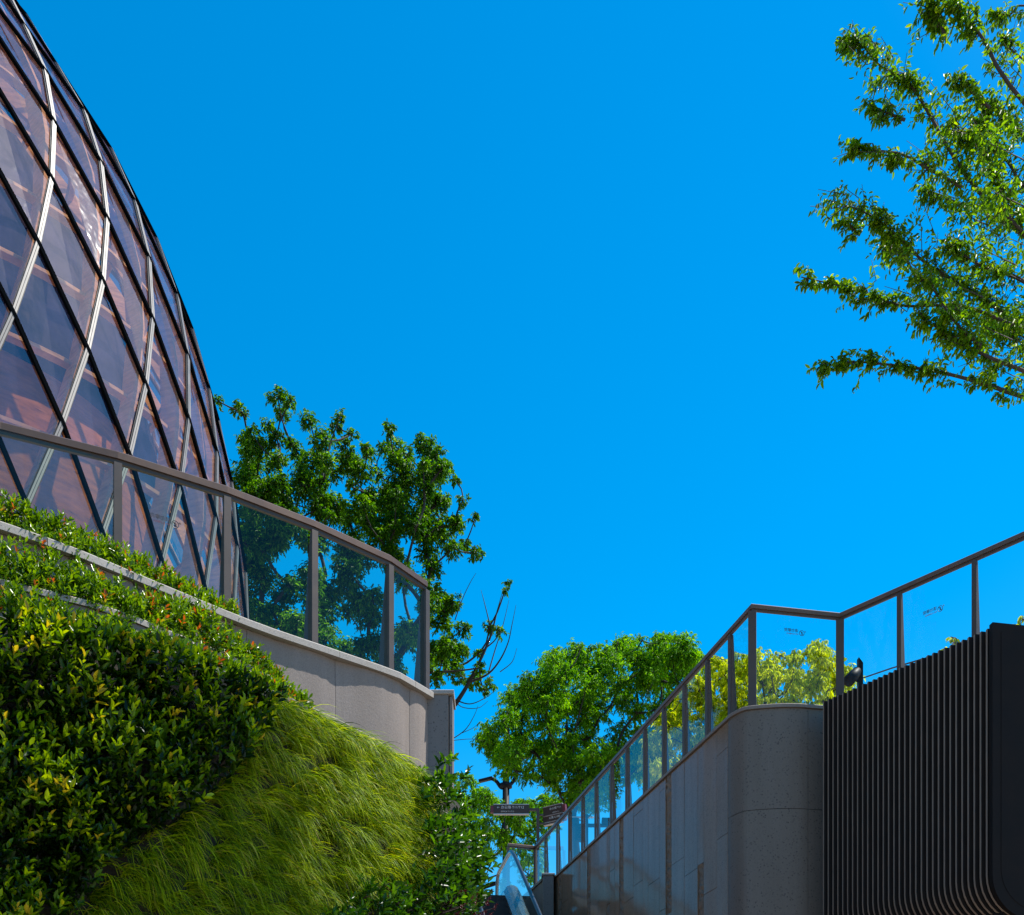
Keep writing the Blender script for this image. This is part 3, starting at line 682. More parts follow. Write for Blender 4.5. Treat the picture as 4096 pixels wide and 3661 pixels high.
# ------------------------------------------------------------------ planted slope below the lowest planter wall
Cp = spline(tC + [np.array((-.62, 13.75, 0.)), np.array((-.72, 14.6, 0.))], 120)
accC = np.concatenate([[0], np.cumsum(np.linalg.norm(np.diff(Cp[:, :2], axis=0), axis=1))])
tanC = unit(np.gradient(Cp[:, :2], axis=0)); norC = np.stack([tanC[:, 1], -tanC[:, 0]], 1)
ZTOP = ZC_ + EYE - .08
def green(u, z):
    "point and outward normal of the planted face at arc length u, height z"
    x = np.interp(u, accC, Cp[:, 0]); y = np.interp(u, accC, Cp[:, 1]); nx = np.interp(u, accC, norC[:, 0]); ny = np.interp(u, accC, norC[:, 1])
    d = np.clip(ZTOP - z, 0, 9); off = .05 + .10 * np.sqrt(d) + .05 * d + .05 * np.sin(u * 2.1 + z * 1.7) * np.minimum(d, 1)
    p = np.stack([x + nx * off, y + ny * off, z + 0 * u], -1); n = unit(np.stack([nx, ny, .22 + 0 * nx], -1)); return p, n
us = np.linspace(0, accC[-1], 100); zs = np.linspace(0, ZTOP, 40); Ug, Zg = np.meshgrid(us, zs, indexing='ij'); Pg, _ = green(Ug.ravel(), Zg.ravel())
o = mesh('planted_slope', Pg - 0, [(i * 40 + j, (i + 1) * 40 + j, (i + 1) * 40 + j + 1, i * 40 + j + 1) for i in range(99) for j in range(39)], M['soil'], None, True); tag(o, kind='structure')
def proj(p): return 512 + 1250 * p[:, 0] / p[:, 1], 1172 - 1250 * (p[:, 2] - EYE) / p[:, 1]
umax = accC[-1]
def sample(n, zmin=2.2): return rng.uniform(0.0, umax, n), rng.uniform(zmin, ZTOP, n)
GB = [(238, 560), (262, 690), (300, 697), (430, 770), (424, 840), (416, 905), (372, 885), (345, 905), (330, 960), (0, 960), (70, 915), (100, 868), (168, 824), (222, 775), (244, 740)]
def region(p, poly): px, py = proj(p); return np.array([inpoly(a, b_, poly) for a, b_ in zip(px, py)])
def blades(u, z, lmin, lmax, wid, mat, name, label, var=None):
    # tufts: every blade leans with the tuft it grows from
    nt = max(60, len(u) // 22); tu = rng.uniform(0, umax, nt); tz = rng.uniform(z.min(), z.max(), nt)
    m = len(u); gi = rng.integers(0, nt, m)
    near_ = np.empty(m, int)
    for a_ in range(0, m, 2000):
        near_[a_:a_ + 2000] = np.argmin((u[a_:a_ + 2000, None] - tu) ** 2 + (z[a_:a_ + 2000, None] - tz) ** 2, 1)
    u = tu[near_] + (u - tu[near_]) * .6; z = np.minimum(tz[near_] + (z - tz[near_]) * .6, ZTOP - .05)
    P, n = green(u, z); P = P - n * .01
    tx = np.stack([np.interp(u, accC, tanC[:, 0]), np.interp(u, accC, tanC[:, 1]), 0 * u], -1)
    clump = rng.normal(0, .5, nt)[near_]; tl = rng.normal(.3, .45, nt)[near_][:, None]
    D0 = unit(n * rng.uniform(.7, 1.3, (m, 1)) + np.array((0, 0, 1.)) * rng.uniform(.1, .8, (m, 1)) + tx * (tl * .8 + rng.normal(0, .3, (m, 1))))
    ln = rng.uniform(lmin, lmax, m); K = 6; cur = P.copy(); d = D0.copy(); side = unit(np.cross(D0, n + rng.normal(0, .5, (m, 3))))
    V = []; w = wid * rng.uniform(.6, 1.2, m)
    grav = rng.uniform(.26, .9, (m, 1))
    for i in range(K):
        ww = (w * (1 - (i / K) ** 2 * .8))[:, None]
        V += [cur - side * ww / 2, cur + side * ww / 2]
        cur = cur + d * (ln / K)[:, None]; d = unit(d + np.array((0, 0, -1.)) * grav + tx * .14)
    V.append(cur); V = np.stack(V, 1)
    # last segment as a very narrow quad: duplicate tip
    tip = V[:, 12:13] + side[:, None, :] * .0006; V = np.concatenate([V, tip], 1); b2 = (np.arange(m) * 14)[:, None]
    F = np.concatenate([b2 + np.array([[2 * i, 2 * i + 1, 2 * i + 3, 2 * i + 2]]) for i in range(K - 1)] + [b2 + np.array([[10, 11, 13, 12]])], 0)
    if var is None: var = np.clip(rng.beta(1.1, 1.5, m) + .12 * clump, 0, .97); var[rng.random(m) < .035] = 1
    o = mesh(name, V.reshape(-1, 3), F, mat, attr=np.repeat(var, 14)); return tag(o, label, 'grass', kind='stuff')
u, z = sample(105000); P, _ = green(u, z); k = region(P, GB) & (z < ZTOP - .13); u, z = u[k], z[k]
print('blades', len(u))
blades(u, z, .18, .42, .0085, M['grass'], 'grass', 'long drooping ornamental grass covering the slope under the granite wall')
# extra blades spilling from the top edge
u = rng.uniform(0, umax, 7000); z = rng.uniform(ZTOP - .2, ZTOP - .04, 7000); P, _ = green(u, z); px, _py = proj(P); k = (px > 262) & (px < 428)
blades(u[k], z[k], .22, .42, .009, M['grass'], 'grass', 'bright grass tufts spilling along the top edge below the lowest planter wall')

def shoots(P, A, ls, nl, mat, name, parent=None, wr=.45, var=None, spread=.75, twig=None):
    "rosettes of leaves round shoot tips"
    m = len(P); ph = rng.uniform(0, 6.28, (m, 1)) + np.arange(nl) * 2.4
    e1 = unit(np.cross(A, rng.normal(0, 1, (m, 3)))); e2 = np.cross(A, e1); t = (np.arange(nl) + 1) / nl
    S = e1[:, None, :] * np.cos(ph)[..., None] + e2[:, None, :] * np.sin(ph)[..., None]
    op = spread * (1.25 - t)[None, :, None] + rng.uniform(-.1, .25, (m, nl, 1))
    D = A[:, None, :] * (1 - op * .35) + S * op; B = P[:, None, :] + A[:, None, :] * (t * ls * 1.3)[None, :, None]
    U = A[:, None, :] * .9 - S * .5 + np.array((0, 0, .4)) + rng.normal(0, .25, (m, nl, 3)); ln = ls * rng.uniform(.6, 1.15, (m, nl)) * (1.1 - .35 * t)
    if var is None: var = rng.beta(2, 3, m)
    vv = np.clip(var[:, None] + .25 * (t - .5) + rng.normal(0, .07, (m, nl)), 0, 1)
    return leaf_obj(name, B.reshape(-1, 3), D.reshape(-1, 3), U.reshape(-1, 3), ln.ravel(), mat, parent, wr, vv.ravel(), .10, .10)

# broad-leaved hedge at left
HB = [(-80, 590), (0, 622), (100, 644), (150, 657), (205, 680), (255, 697), (270, 708), (245, 745), (226, 782), (172, 828), (108, 868), (75, 918), (0, 965), (-80, 965)]
hd = empty('hedge', (-4.2, 9.2, 0), 'dark glossy broad-leaved hedge filling the lower left slope', 'hedge')
u, z = sample(15000); P, n = green(u, z); k = region(P, HB) & (z < ZTOP - .1); P, n = P[k], n[k]; m = len(P); print('hedge shoots', m)
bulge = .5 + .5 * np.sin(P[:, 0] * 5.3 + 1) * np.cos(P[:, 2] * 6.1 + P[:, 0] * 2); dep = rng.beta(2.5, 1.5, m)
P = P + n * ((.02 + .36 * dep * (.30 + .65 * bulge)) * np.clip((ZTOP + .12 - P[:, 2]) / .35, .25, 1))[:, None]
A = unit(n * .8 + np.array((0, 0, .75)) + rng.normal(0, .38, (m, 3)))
var = np.clip(rng.beta(1.5, 2.8, m) + .5 * (dep - .6) + .25 * (bulge - .5), 0, 1); var = np.where((rng.random(m) < .06) & (P[:, 2] > 4.9), .93, var)  # inner shoots take the darker end: hedge shade painted into leaf colour
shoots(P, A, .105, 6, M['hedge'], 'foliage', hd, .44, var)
q = MB()
for i in range(260):
    j = rng.integers(m); a = P[j] - n[j] * .22; q.tube([a, P[j] - n[j] * .05, P[j] + A[j] * .05], [.006, .004, .002], 4, cap=False)
q.build('stem', M['bark'], hd)
c = W(158, 838 * 0 + 700, 9.9)
# corner bush at the right end, ground shrubs at the bottom, purple shrub
def bushfill(name, label, poly, dep0, dep1, dens, ls, mat, yoff=0., base=None, cat='shrub', wr=.36, up=.6, nl=7, group=None, zmin=1.2, vb=0, ax=None):
    root = empty(name, base, label, cat, group)
    u, z = sample(dens, zmin); P, n = green(u, z); k = region(P + n * (dep0 + dep1) / 2, poly); P, n = P[k], n[k]; m = len(P)
    P = P + n * rng.uniform(dep0, dep1, (m, 1)); A = unit(n * .8 + np.array((0, 0, up)) + rng.normal(0, .4, (m, 3)))
    shoots(P, A, ls, nl, mat, 'foliage', root, wr, np.clip(rng.beta(2, 2.5, m) + vb, 0, 1))
    q = MB()
    for i in range(min(80, m)):
        a = P[i] - n[i] * .3; q.tube([a, P[i]], [.008, .003], 4, cap=False)
    q.build('stem', M['bark'], root); return root
bushfill('shrub', 'glossy dark green shrub on the right corner of the grassy slope', [(425, 765), (445, 790), (462, 830), (476, 870), (473, 905), (466, 925), (440, 925), (416, 905), (421, 840)], .02, .42, 5600, .12, M['bush'], base=(-.6, 13.0, 0), wr=.46)
bushfill('shrub', 'low glossy shrub at the bottom edge of the grassy slope', [(345, 905), (372, 884), (400, 893), (425, 905), (440, 960), (320, 960), (328, 915)], .05, .35, 6500, .11, M['bush'], base=(-1.2, 11.8, 0), wr=.44)
bushfill('barberry_shrub', 'small purple-red leaved shrub beneath the corner bush', [(455, 893), (468, 890), (480, 905), (484, 960), (440, 960)], .2, .55, 9000, .035, M['purple'], base=(-.4, 13.2, 0), nl=9)

# shrubs in the planters: rows of separate plants
def planter_shrub(name, label, c, rx, rz, n, group, vb=0, tdir=None, h0=0.):
    root = empty(name, c, label, 'shrub', group)
    c = np.array(c, float); d = rand_dirs(n); d[:, 2] = np.abs(d[:, 2]) * 1.0 - .12 * rng.random(n)
    rad = rng.beta(4, 1.6, (n, 1)); P = c + d * rad * np.array((rx, .16, rz)); A = unit(d * np.array((.6, 1, .5)) + np.array((0.1, -.25, .75)) + rng.normal(0, .3, (n, 3)))
    var = np.clip(rng.beta(2, 2.6, n) + vb, 0, .93); var = np.where(rng.random(n) < .025, .97, var)
    shoots(P, A, .066, 6, M['tier'], 'foliage', root, .44, var, .8)
    q = MB()
    for i in range(16):
        j = rng.integers(n); a = c + np.array((rng.normal(0, rx * .35), rng.normal(0, .03), -.05)); q.tube([a, a * .4 + P[j] * .6 + np.array((0, 0, .02)), P[j]], [.006, .005, .003], 4, cap=False)
    q.build('stem', M['bark'], root); return root
def row(pts, Zs, step, rx, rz, n, back, label_of, group, name='shrub', zoff=0., taper=None):
    P = spline([L(x, y, Zs) for x, y in pts], 80); a = np.concatenate([[0], np.cumsum(np.linalg.norm(np.diff(P, axis=0), axis=1))]); i = 0; u = 0.
    while u < a[-1]:
        c = np.array([np.interp(u, a, P[:, j]) for j in range(3)]); f = u / a[-1]; sc_ = (1 if taper is None else taper(f)) * random.uniform(.85, 1.15)
        planter_shrub(name, label_of, (c[0] - back * .6, c[1] + back, Zs + EYE - .08 + zoff), rx * sc_, rz * sc_, int(n * sc_), group); u += step * sc_; i += 1
row([(-25, 518), (0, 525), (70, 550), (138, 578), (190, 599), (238, 619)], ZA, .28, .28, .36, 260, .16, 'leafy green shrub in the top row, between the upper coping and the glass balustrade', 'shrubs behind the upper coping', taper=lambda f: 1.12 - .5 * f)
row([(-25, 572), (0, 579), (103, 605), (180, 635), (242, 661), (285, 686)], ZB, .28, .26, .44, 280, .16, 'leafy green shrub in the middle row, between the upper coping and the middle planter wall', 'shrubs behind the middle planter wall', taper=lambda f: 1.05 - .35 * f + .25 * math.exp(-((f - .62) / .15) ** 2))
row([(-25, 606), (0, 612), (146, 648), (225, 672), (300, 702)], ZC_, .26, .24, .30, 220, .14, 'leafy green shrub in the lowest row, behind the brown coping above the hedge', 'shrubs behind the lowest planter wall', taper=lambda f: 1.0 - .35 * f)

# ------------------------------------------------------------------ trees
lb = LEFTZ - .1
T1 = [(218, 401, 6), (236, 408, 8), (243, 413, 6), (278, 399, 12), (290, 402, 8), (283, 415, 9), (254, 437, 13), (267, 425, 8), (252, 463, 18), (241, 483, 18), (267, 492, 16), (262, 448, 12),
      (309, 420, 10), (340, 417, 7), (335, 427, 8), (322, 442, 15), (292, 445, 9), (299, 455, 9), (312, 468, 18), (302, 485, 20), (322, 500, 18), (347, 463, 15), (352, 434, 6), (345, 445, 9)]
T1b = [(367, 448, 7), (362, 473, 14), (390, 430, 9), (397, 448, 11), (395, 462, 12), (425, 443, 12), (437, 455, 10), (447, 468, 8), (455, 480, 6), (402, 473, 18), (427, 478, 16), (392, 498, 20), (427, 503, 16), (372, 508, 20), (347, 518, 18),
       (402, 523, 20), (382, 538, 18), (463, 500, 7), (455, 523, 10), (475, 518, 6), (443, 536, 12), (453, 548, 11), (475, 553, 8), (482, 556, 5), (427, 553, 13), (432, 568, 12), (465, 545, 8), (440, 520, 9)]
T1b += [(508, 582, 4), (505, 590, 4), (437, 593, 11), (453, 604, 11), (443, 624, 13), (463, 629, 10), (489, 627, 7), (500, 632, 7), (435, 649, 13), (478, 654, 6), (453, 669, 12), (473, 681, 10), (490, 684, 7), (437, 679, 9), (462, 650, 7), (480, 668, 7), (484, 690, 6), (448, 640, 10), (426, 610, 10), (425, 660, 12)]
T1 += fill([(243, 500), (300, 505), (330, 540), (335, 700), (244, 700)], 62, 12, 20, False)
T1 += fill([(240, 445), (268, 430), (300, 462), (330, 440), (345, 500), (340, 530), (245, 500)], 22, 7, 13, False)
T1b += fill([(350, 460), (395, 440), (430, 450), (450, 480), (460, 540), (420, 570), (350, 530)], 24, 7, 13, False) + fill([(345, 480), (440, 480), (458, 560), (430, 580), (385, 555), (340, 535)], 16, 10, 15, False) + fill([(424, 600), (455, 600), (468, 640), (470, 680), (424, 690)], 12, 8, 12, False) + fill([(335, 530), (380, 550), (425, 580), (425, 700), (330, 700)], 48, 10, 17, False)
f1 = W(285, 660, 33); f2 = W(405, 690, 35)
tree('leafy_tree', 'dark green tree nearest the dome, with ragged upright branch tips', T1, 33, (f1[0] - .2, 33, lb), M['maple'], M['barkdark'], .12, 7.4, 1.4, f1, trunk_r=.22, droop=.7)
bare = [([W(455, 705, 34.5), W(466, 688, 34.5), W(478, 665, 34.5), W(490, 638, 34.5), W(497, 612, 34.5), W(503, 590, 34.5)], .07),
        ([W(470, 682, 34.5), W(488, 674, 34.4), W(500, 660, 34.3), W(508, 643, 34.3), W(512, 625, 34.2), W(516, 605, 34.2)], .035),
        ([W(488, 674, 34.4), W(495, 650, 34.6), W(503, 625, 34.6), W(509, 600, 34.6)], .022), ([W(500, 672, 34.3), W(512, 662, 34.2), W(517, 648, 34.2)], .014),
        ([W(490, 625, 34.5), W(485, 605, 34.6), W(481, 590, 34.7)], .018), ([W(455, 620, 34.5), W(462, 600, 34.5), W(470, 583, 34.5), W(476, 573, 34.5)], .016), ([W(459, 610, 34.5), W(461, 590, 34.5)], .01),
        ([W(455, 700, 34.5), W(470, 704, 34.3), W(485, 698, 34.2), W(496, 690, 34.2)], .02), ([W(453, 698, 34.5), W(462, 707, 34.3), W(478, 708, 34.2), W(488, 701, 34.2)], .015),
        ([W(448, 742, 34.5), W(465, 730, 34.4), W(474, 716, 34.3), W(478, 706, 34.3)], .016), ([W(448, 741, 34.5), W(470, 739, 34.4), W(483, 741, 34.4)], .011), ([W(462, 733, 34.4), W(473, 728, 34.4), W(480, 722, 34.4)], .01)]
tree('leafy_tree', 'dark green tree behind the left balustrade end, with bare twigs at right', T1b, 35, (f2[0] + .3, 35, lb), M['maple'], M['barkdark'], .12, 7.4, 1.6, f2, trunk_r=.24, droop=.7, bare=bare)
T2 = fill([(478, 738), (492, 725), (500, 722), (503, 702), (520, 684), (543, 672), (550, 652), (575, 643), (600, 645), (625, 640), (650, 638), (672, 642), (680, 638), (697, 650), (700, 690), (670, 740), (625, 790), (592, 812), (565, 802), (545, 785), (520, 778), (503, 768), (495, 755), (483, 748)], 210, 11, 19)
ft = W(572, 815, 45)
tree('leafy_tree', 'large round bright green tree in the centre behind the wall', T2, 45, (ft[0] + .1, 45, UP), M['locust'], M['barkdark'], .15, 4.4, 2.6, ft, trunk_r=.26, droop=1.0, wr=.3, nl=8)
T3 = fill([(660, 720), (680, 695), (697, 672), (712, 660), (727, 655), (745, 652), (758, 655), (765, 672), (776, 656), (790, 648), (806, 652), (820, 648), (838, 652), (853, 664), (852, 676), (846, 690), (850, 705), (845, 735), (760, 740), (700, 770), (650, 790), (640, 760)], 170, 10, 16)
ft = W(752, 770, 38)
tree('leafy_tree', 'yellow-green tree with drooping leaves seen through the right glass', T3, 38, (ft[0], 38, UP), M['golden'], M['bark'], .15, 5.0, 1.8, ft, trunk_r=.2, droop=1.7, wr=.26, nl=9, vb=.05)
T4 = fill([(450, 772), (462, 772), (476, 785), (490, 797), (505, 805), (530, 800), (552, 795), (560, 815), (548, 835), (545, 860), (540, 885), (520, 868), (505, 850), (497, 858), (485, 862), (474, 858), (462, 840), (455, 820)], 110, 7, 12)
T4 += [(482, 885, 5), (488, 893, 5), (494, 900, 4), (486, 903, 4), (525, 880, 8), (515, 900, 9), (505, 910, 9), (505, 885, 9)]
ft = W(481, 880, 50)
tree('leafy_tree', 'distant green tree behind the street lamp and signpost', T4, 50, (ft[0] - .1, 50, UP), M['locust'], M['barkdark'], .15, 4.4, 2.2, ft, trunk_r=.12, droop=1.1, wr=.3)
T5 = fill([(1000, 628), (1012, 619), (1030, 612), (1080, 600), (1100, 700), (985, 700)], 20, 9, 15) + [(955, 638, 6), (962, 646, 8), (947, 652, 8), (829, 690, 5)]
ft = W(1045, 690, 24)
tree('leafy_tree', 'yellow-green tree top at the right edge above the fin screen', T5, 24, (ft[0], 24, UP - .9), M['golden'], M['bark'], .12, 3.6, .8, ft, trunk_r=.1, droop=1.6, wr=.26, nl=9)

# near tree reaching in from the upper right
def near_tree():
    Yn = 16.; tb = np.array((11.6, 17.2, UP - .9)); tf = np.array((11.3, 17.0, 12.6)); tt = np.array((11.0, 16.8, 18.))
    root = empty('leafy_tree', tb, 'near tree whose long leafy branches reach in from the upper right', 'tree')
    q = MB(); q.tube(spline([tb, tf, tt], 9), np.linspace(.26, .12, 9), 10); q.build('trunk', M['bark'], root, True)
    B = [[(1024, 103), (985, 42), (969, 21), (950, 4), (925, -8)],
         [(1024, 236), (985, 199), (952, 154), (924, 105), (906, 80), (880, 66), (862, 45), (846, 38)],
         [(962, 187), (927, 168), (901, 154), (870, 150), (849, 147)],
         [(1024, 327), (985, 299), (927, 264), (896, 234), (864, 212), (828, 200)],
         [(1013, 325), (962, 306), (906, 306), (875, 297), (845, 287), (801, 277)],
         [(981, 346), (955, 322), (930, 285), (915, 276)],
         [(1024, 371), (974, 350), (948, 334), (920, 318)],
         [(1024, 397), (985, 384), (939, 372), (892, 365), (850, 362), (819, 368)],
         [(1024, 234), (1004, 192), (981, 152), (952, 122)],
         [(1030, 285), (985, 268), (960, 252), (952, 245)],
         [(1040, 12), (1010, 14), (995, 16)],
         [(990, 108), (970, 90), (962, 80), (953, 78)],
         [(1040, 150), (1015, 125), (1000, 110), (985, 108)],
         [(1040, 200), (1010, 165), (992, 140), (975, 128)],
         [(905, 120), (885, 112), (868, 104)],
         [(960, 205), (940, 195), (925, 190)],
         [(1040, 345), (1010, 330), (990, 322)],
         [(860, 235), (850, 226), (843, 222)], [(912, 270), (900, 250), (888, 245)], [(1024, 60), (1012, 45), (1005, 38)], [(945, 35), (938, 20), (928, 8)]]
    wid = [15, 17, 11, 18, 11, 12, 14, 10, 17, 14, 11, 9, 15, 17, 11, 10, 15, 9, 13, 9, 15]
    den = [70, 150, 60, 150, 100, 50, 70, 110, 100, 60, 26, 26, 70, 80, 24, 24, 60, 14, 34, 16, 40]
    lb_ = MB(); PP = []; DD = []; UU = []; LL = []
    for bi, (pl_, w_, n_) in enumerate(zip(B, wid, den)):
        Yb = Yn + rng.uniform(-1.0, 1.0) * (.6 if bi in (1, 3, 7) else 1); pts = [W(x, y, Yb + .15 * i * (-1) ** bi * .3) for i, (x, y) in enumerate(pl_)]
        st = []
        if pl_[0][0] >= 1020:
            zt_ = float(np.clip(pts[0][2] - .55 * (11.2 - pts[0][0]), 11.2, 17.5)); k_ = (zt_ - 7) / 11
            st = [np.array((11.35 - .25 * k_, 17.05, zt_)), np.array(((11.2 + pts[0][0]) / 2, (17 + Yb) / 2, (zt_ + pts[0][2]) / 2 - .15))]
        allp = spline(st + pts, 26); r0 = .036 if len(pl_) > 3 else .02
        lb_.tube(allp, np.linspace(r0 if st else .02, .006, 26), 6, cap=False)
        m = int(n_ * 1.3); seg_ = spline(pts, 60); t = rng.random(m) ** .85; idx = np.clip((t * 59).astype(int), 0, 58)
        tv = unit(seg_[idx + 1] - seg_[idx]); A = unit(tv * .75 + rng.normal(0, .5, (m, 3)) + np.array((0, 0, .12))); wpx = w_ / 1250 * Yb
        mod = .45 + .75 * (.5 + .5 * np.sin(t * 17 + bi * 2.1)) * (.6 + .4 * np.sin(t * 41 + bi)); tl = wpx * rng.uniform(.5, 1.5, m) * (1.2 - .5 * t) * mod * 1.75; C = seg_[idx] + rng.normal(0, .42, (m, 3)) * wpx * mod[:, None]
        nl = 9; p, d, u_, l_ = twigs(C, A, tl, .09, nl, .95, .7); PP.append(p); DD.append(d); UU.append(u_); LL.append(l_)
        for j in range(0, m, 2): lb_.tube([seg_[idx[j]], C[j], C[j] + A[j] * tl[j]], [.007, .006, .003], 3, cap=False)
        # off-frame part of the limb carries leaves too
        if st:
            m2 = 40; s2 = spline([st[0], st[1], pts[0]], 30); i2 = rng.integers(8, 29, m2); A2 = rand_dirs(m2, .2); p, d, u_, l_ = twigs(s2[i2] + rng.normal(0, .12, (m2, 3)), A2, rng.uniform(.2, .45, m2), .088, nl, .75); PP.append(p); DD.append(d); UU.append(u_); LL.append(l_)
    for i in range(42):
        while True:
            x, y = random.uniform(900, 1060), random.uniform(90, 400)
            if inpoly(x, y, [(955, 165), (1024, 120), (1070, 110), (1070, 400), (1000, 378), (960, 350), (925, 305), (945, 270), (985, 262), (960, 215), (925, 180)]): break
        Yb = Yn + rng.uniform(-1.3, 1.3); c = W(x, y, Yb); m2 = 9; A2 = unit(rand_dirs(m2, .1) + np.array((-.5, 0, .1))); q0 = c + np.array((.45, .1, -.12))
        lb_.tube([q0, c], [.009, .004], 3, cap=False); p, d, u_, l_ = twigs(c + rng.normal(0, .07, (m2, 3)), A2, rng.uniform(.15, .34, m2), .088, 9, .8); PP.append(p); DD.append(d); UU.append(u_); LL.append(l_)
    # added limb and leaves, unseen above the frame, to shade the lower-left hedge
    ov = spline([np.array((11.1, 16.9, 13.5)), np.array((8.2, 14.6, 15.4)), np.array((5.6, 12.4, 15.6)), np.array((3.4, 10.3, 15.))], 24); lb_.tube(ov, np.linspace(.12, .03, 24), 7, cap=False)
    for i in range(125):
        v3 = rng.normal(0, 1, 3) * np.array((.8, .75, .45)); c = np.array((3.7, 10.2, 14.9)) + v3; c[1] = min(c[1], 11.5); c[2] = max(c[2], 13.7)
        j = ov[rng.integers(15, 24)]; lb_.tube([j, (j + c) / 2 + np.array((0, 0, .1)), c], [.018, .012, .006], 3, cap=False)
        m2 = 12; A2 = rand_dirs(m2, .1); p, d, u_, l_ = twigs(c + rng.normal(0, .1, (m2, 3)), A2, rng.uniform(.2, .4, m2), .088, 9, .8); PP.append(p); DD.append(d); UU.append(u_); LL.append(l_)
    lb_.build('limb', M['bark'], root, True)
    P_ = np.vstack(PP); print('near leaves', len(P_)); leaf_obj('crown', P_, np.vstack(DD), np.vstack(UU), np.hstack(LL), M['elm'], root, .40, rng.beta(2, 2.2, len(P_)))
near_tree()

# ------------------------------------------------------------------ street lamp, signpost, traffic signal
Ys = 56.; sl = empty('street_lamp', (*W(506, 800, Ys)[:2], UP), 'black two-armed street lamp rising behind the office sign', 'street lamp')
c = W(506, 770, Ys); b = MB(); b.tube([(c[0], Ys, UP), (c[0], Ys, UP + 1.2), (c[0], Ys, c[2])], [.2, .18, .155], 14); b.build('pole', M['darkpaint'], sl, True)
b = MB(); j = W(506, 786, Ys); b.tube([j + np.array((0, 0, -.12)), j + np.array((0, 0, -.08)), j + np.array((0, 0, .1)), j + np.array((0, 0, .14))], [.18, .28, .28, .18], 14); b.build('collar', M['darkpaint'], sl, True)
for s_, pts in ((-1, [(505, 787.5), (501, 787.5), (497, 782), (493, 779), (489.5, 778.5)]), (1, [(507, 786), (511, 784), (515, 778), (517.5, 769), (519, 758)])):
    b = MB(); b.tube(spline([W(x, y, Ys) for x, y in pts], 16), .085, 8); b.build('arm', M['darkpaint'], sl, True)
    e = W(pts[-1][0], pts[-1][1], Ys); q = MB(); dx = np.array((-.2, 0, -.06)) if s_ < 0 else np.array((.2, 0, .03)); q.bevbox(e + dx * .9, (.62, .3, .12), (1, 0, .25 if s_ < 0 else .15), b=.03)
    hd_ = q.build('lamp_head', M['darkpaint'], sl); q = MB(); q.box(e + dx * 1.0 + np.array((0, 0, -.05)), (.34, .16, .01), (1, 0, .25 if s_ < 0 else .15)); q.build('lens', M['signedge'], sl)

Yg = 36.; sg = empty('signpost', (*W(538, 850, Yg)[:2], UP), 'slim signpost with three dark direction boards beside the stair railing', 'signpost')
c = W(538, 808.5, Yg); b = MB(); b.box((c[0], Yg, (c[2] + UP) / 2), (.085, .085, c[2] - UP)); b.box(((W(529, 808.5, Yg)[0] + c[0]) / 2, Yg, c[2] - .035), (c[0] - W(529, 0, Yg)[0] + .085 - .01, .08, .07)); b.build('pole', M['post'], sg)
def board(c0, wd, ht, yaw, l1, l2, red_side, sz, tilt=0.):
    ax = np.array((math.cos(yaw), math.sin(yaw), tilt)); ax /= np.linalg.norm(ax); up = np.array((0, 0, 1.)); up -= ax * ax.dot(up); nn = np.cross(ax, up); c0 = np.array(c0, float)
    q = MB(); q.box(c0, (wd, .10, ht), ax, up); bo = q.build('sign_board', M['signface'], sg)
    for s_ in (-1, 1):
        q = MB(); q.box(c0 + up * s_ * (ht / 2 + .012), (wd, .12, .022), ax, up); q.build('trim', M['signedge'], bo)
    q = MB(); q.box(c0 + ax * red_side * (wd / 2 + .045), (.088, .14, ht * .8), ax, up); q.build('end_block', M['red'], bo)
    fr = c0 + nn * .056
    for tx, yy, s in ((l1, .02, sz), (l2, -ht * .34, sz * .55)):
        for (t_, xo) in tx: text('lettering', t_, s, fr + ax * xo + up * (yy * 1.0), ax, up, M['white'], bo, .004)
a = W(493.5, 809.5, Yg - .05); e = W(529, 809.8, Yg - .05); wd = e[0] - a[0]
board((a + e) / 2, wd, .25, 0, [('←', -wd * .41), ('办公楼 T11/T12', -wd * .29)], [('OFFICE T11/T12', -wd * .29)], -1, .098)
a = W(544.5, 813, Yg - .1); board(W(553.5, 810.5, Yg), .60, .25, R(-24), [('办公楼 T11 →', -.10)], [('OFFICE T11', -.02)], 1, .075, .10)
board(W(553.5, 819.5, Yg), .60, .23, R(-24), [('公寓 C-F座 →', -.12)], [('RESIDENCES BLOCK C-F', -.26)], 1, .075, .10)
for y in (815, 823.5):
    b = MB(); b.box(W(541, y, Yg + .02), (.2, .05, .04)); b.build('bracket', M['post'], sg)

Yt = 44.; tsg = empty('traffic_signal', (*W(586, 850, Yt)[:2], UP), 'dark traffic signal mast with cameras seen through the right glass', 'traffic signal')
c = W(586, 815, Yt); b = MB(); b.tube([(c[0], Yt, UP), c], [.1, .08], 12); b.build('pole', M['darkpaint'], tsg, True)
b = MB(); b.tube([W(572, 825.5, Yt), W(612, 825.5, Yt)], .07, 8); b.build('arm', M['darkpaint'], tsg, True)
b = MB(); b.tube([W(556, 817.3, Yt), W(594, 817.3, Yt)], .035, 8); b.build('rail', M['white'], tsg, True)
b = MB(); b.bevbox(W(579, 834, Yt), (.52, .26, .3), (0, 0, 1), (1, 0, 0), b=.03); so = b.build('signal_box', M['darkpaint'], tsg)
for i in range(3):
    b = MB(); cc = W(579, 829.5 + 4.6 * i, Yt) + np.array((0, -.13, 0)); b.tube([cc, cc + np.array((0, -.1, 0))], .06, 10, cap=False); b.build('visor', M['gasket'], so)
for x in (574, 607):
    b = MB(); b.bevbox(W(x, 821, Yt - .1), (.34, .2, .2), (.9, -.3, -.1), b=.03); b.tube([W(x, 824, Yt), W(x, 826, Yt)], .03, 6); b.build('camera_unit', M['darkpaint'], tsg)
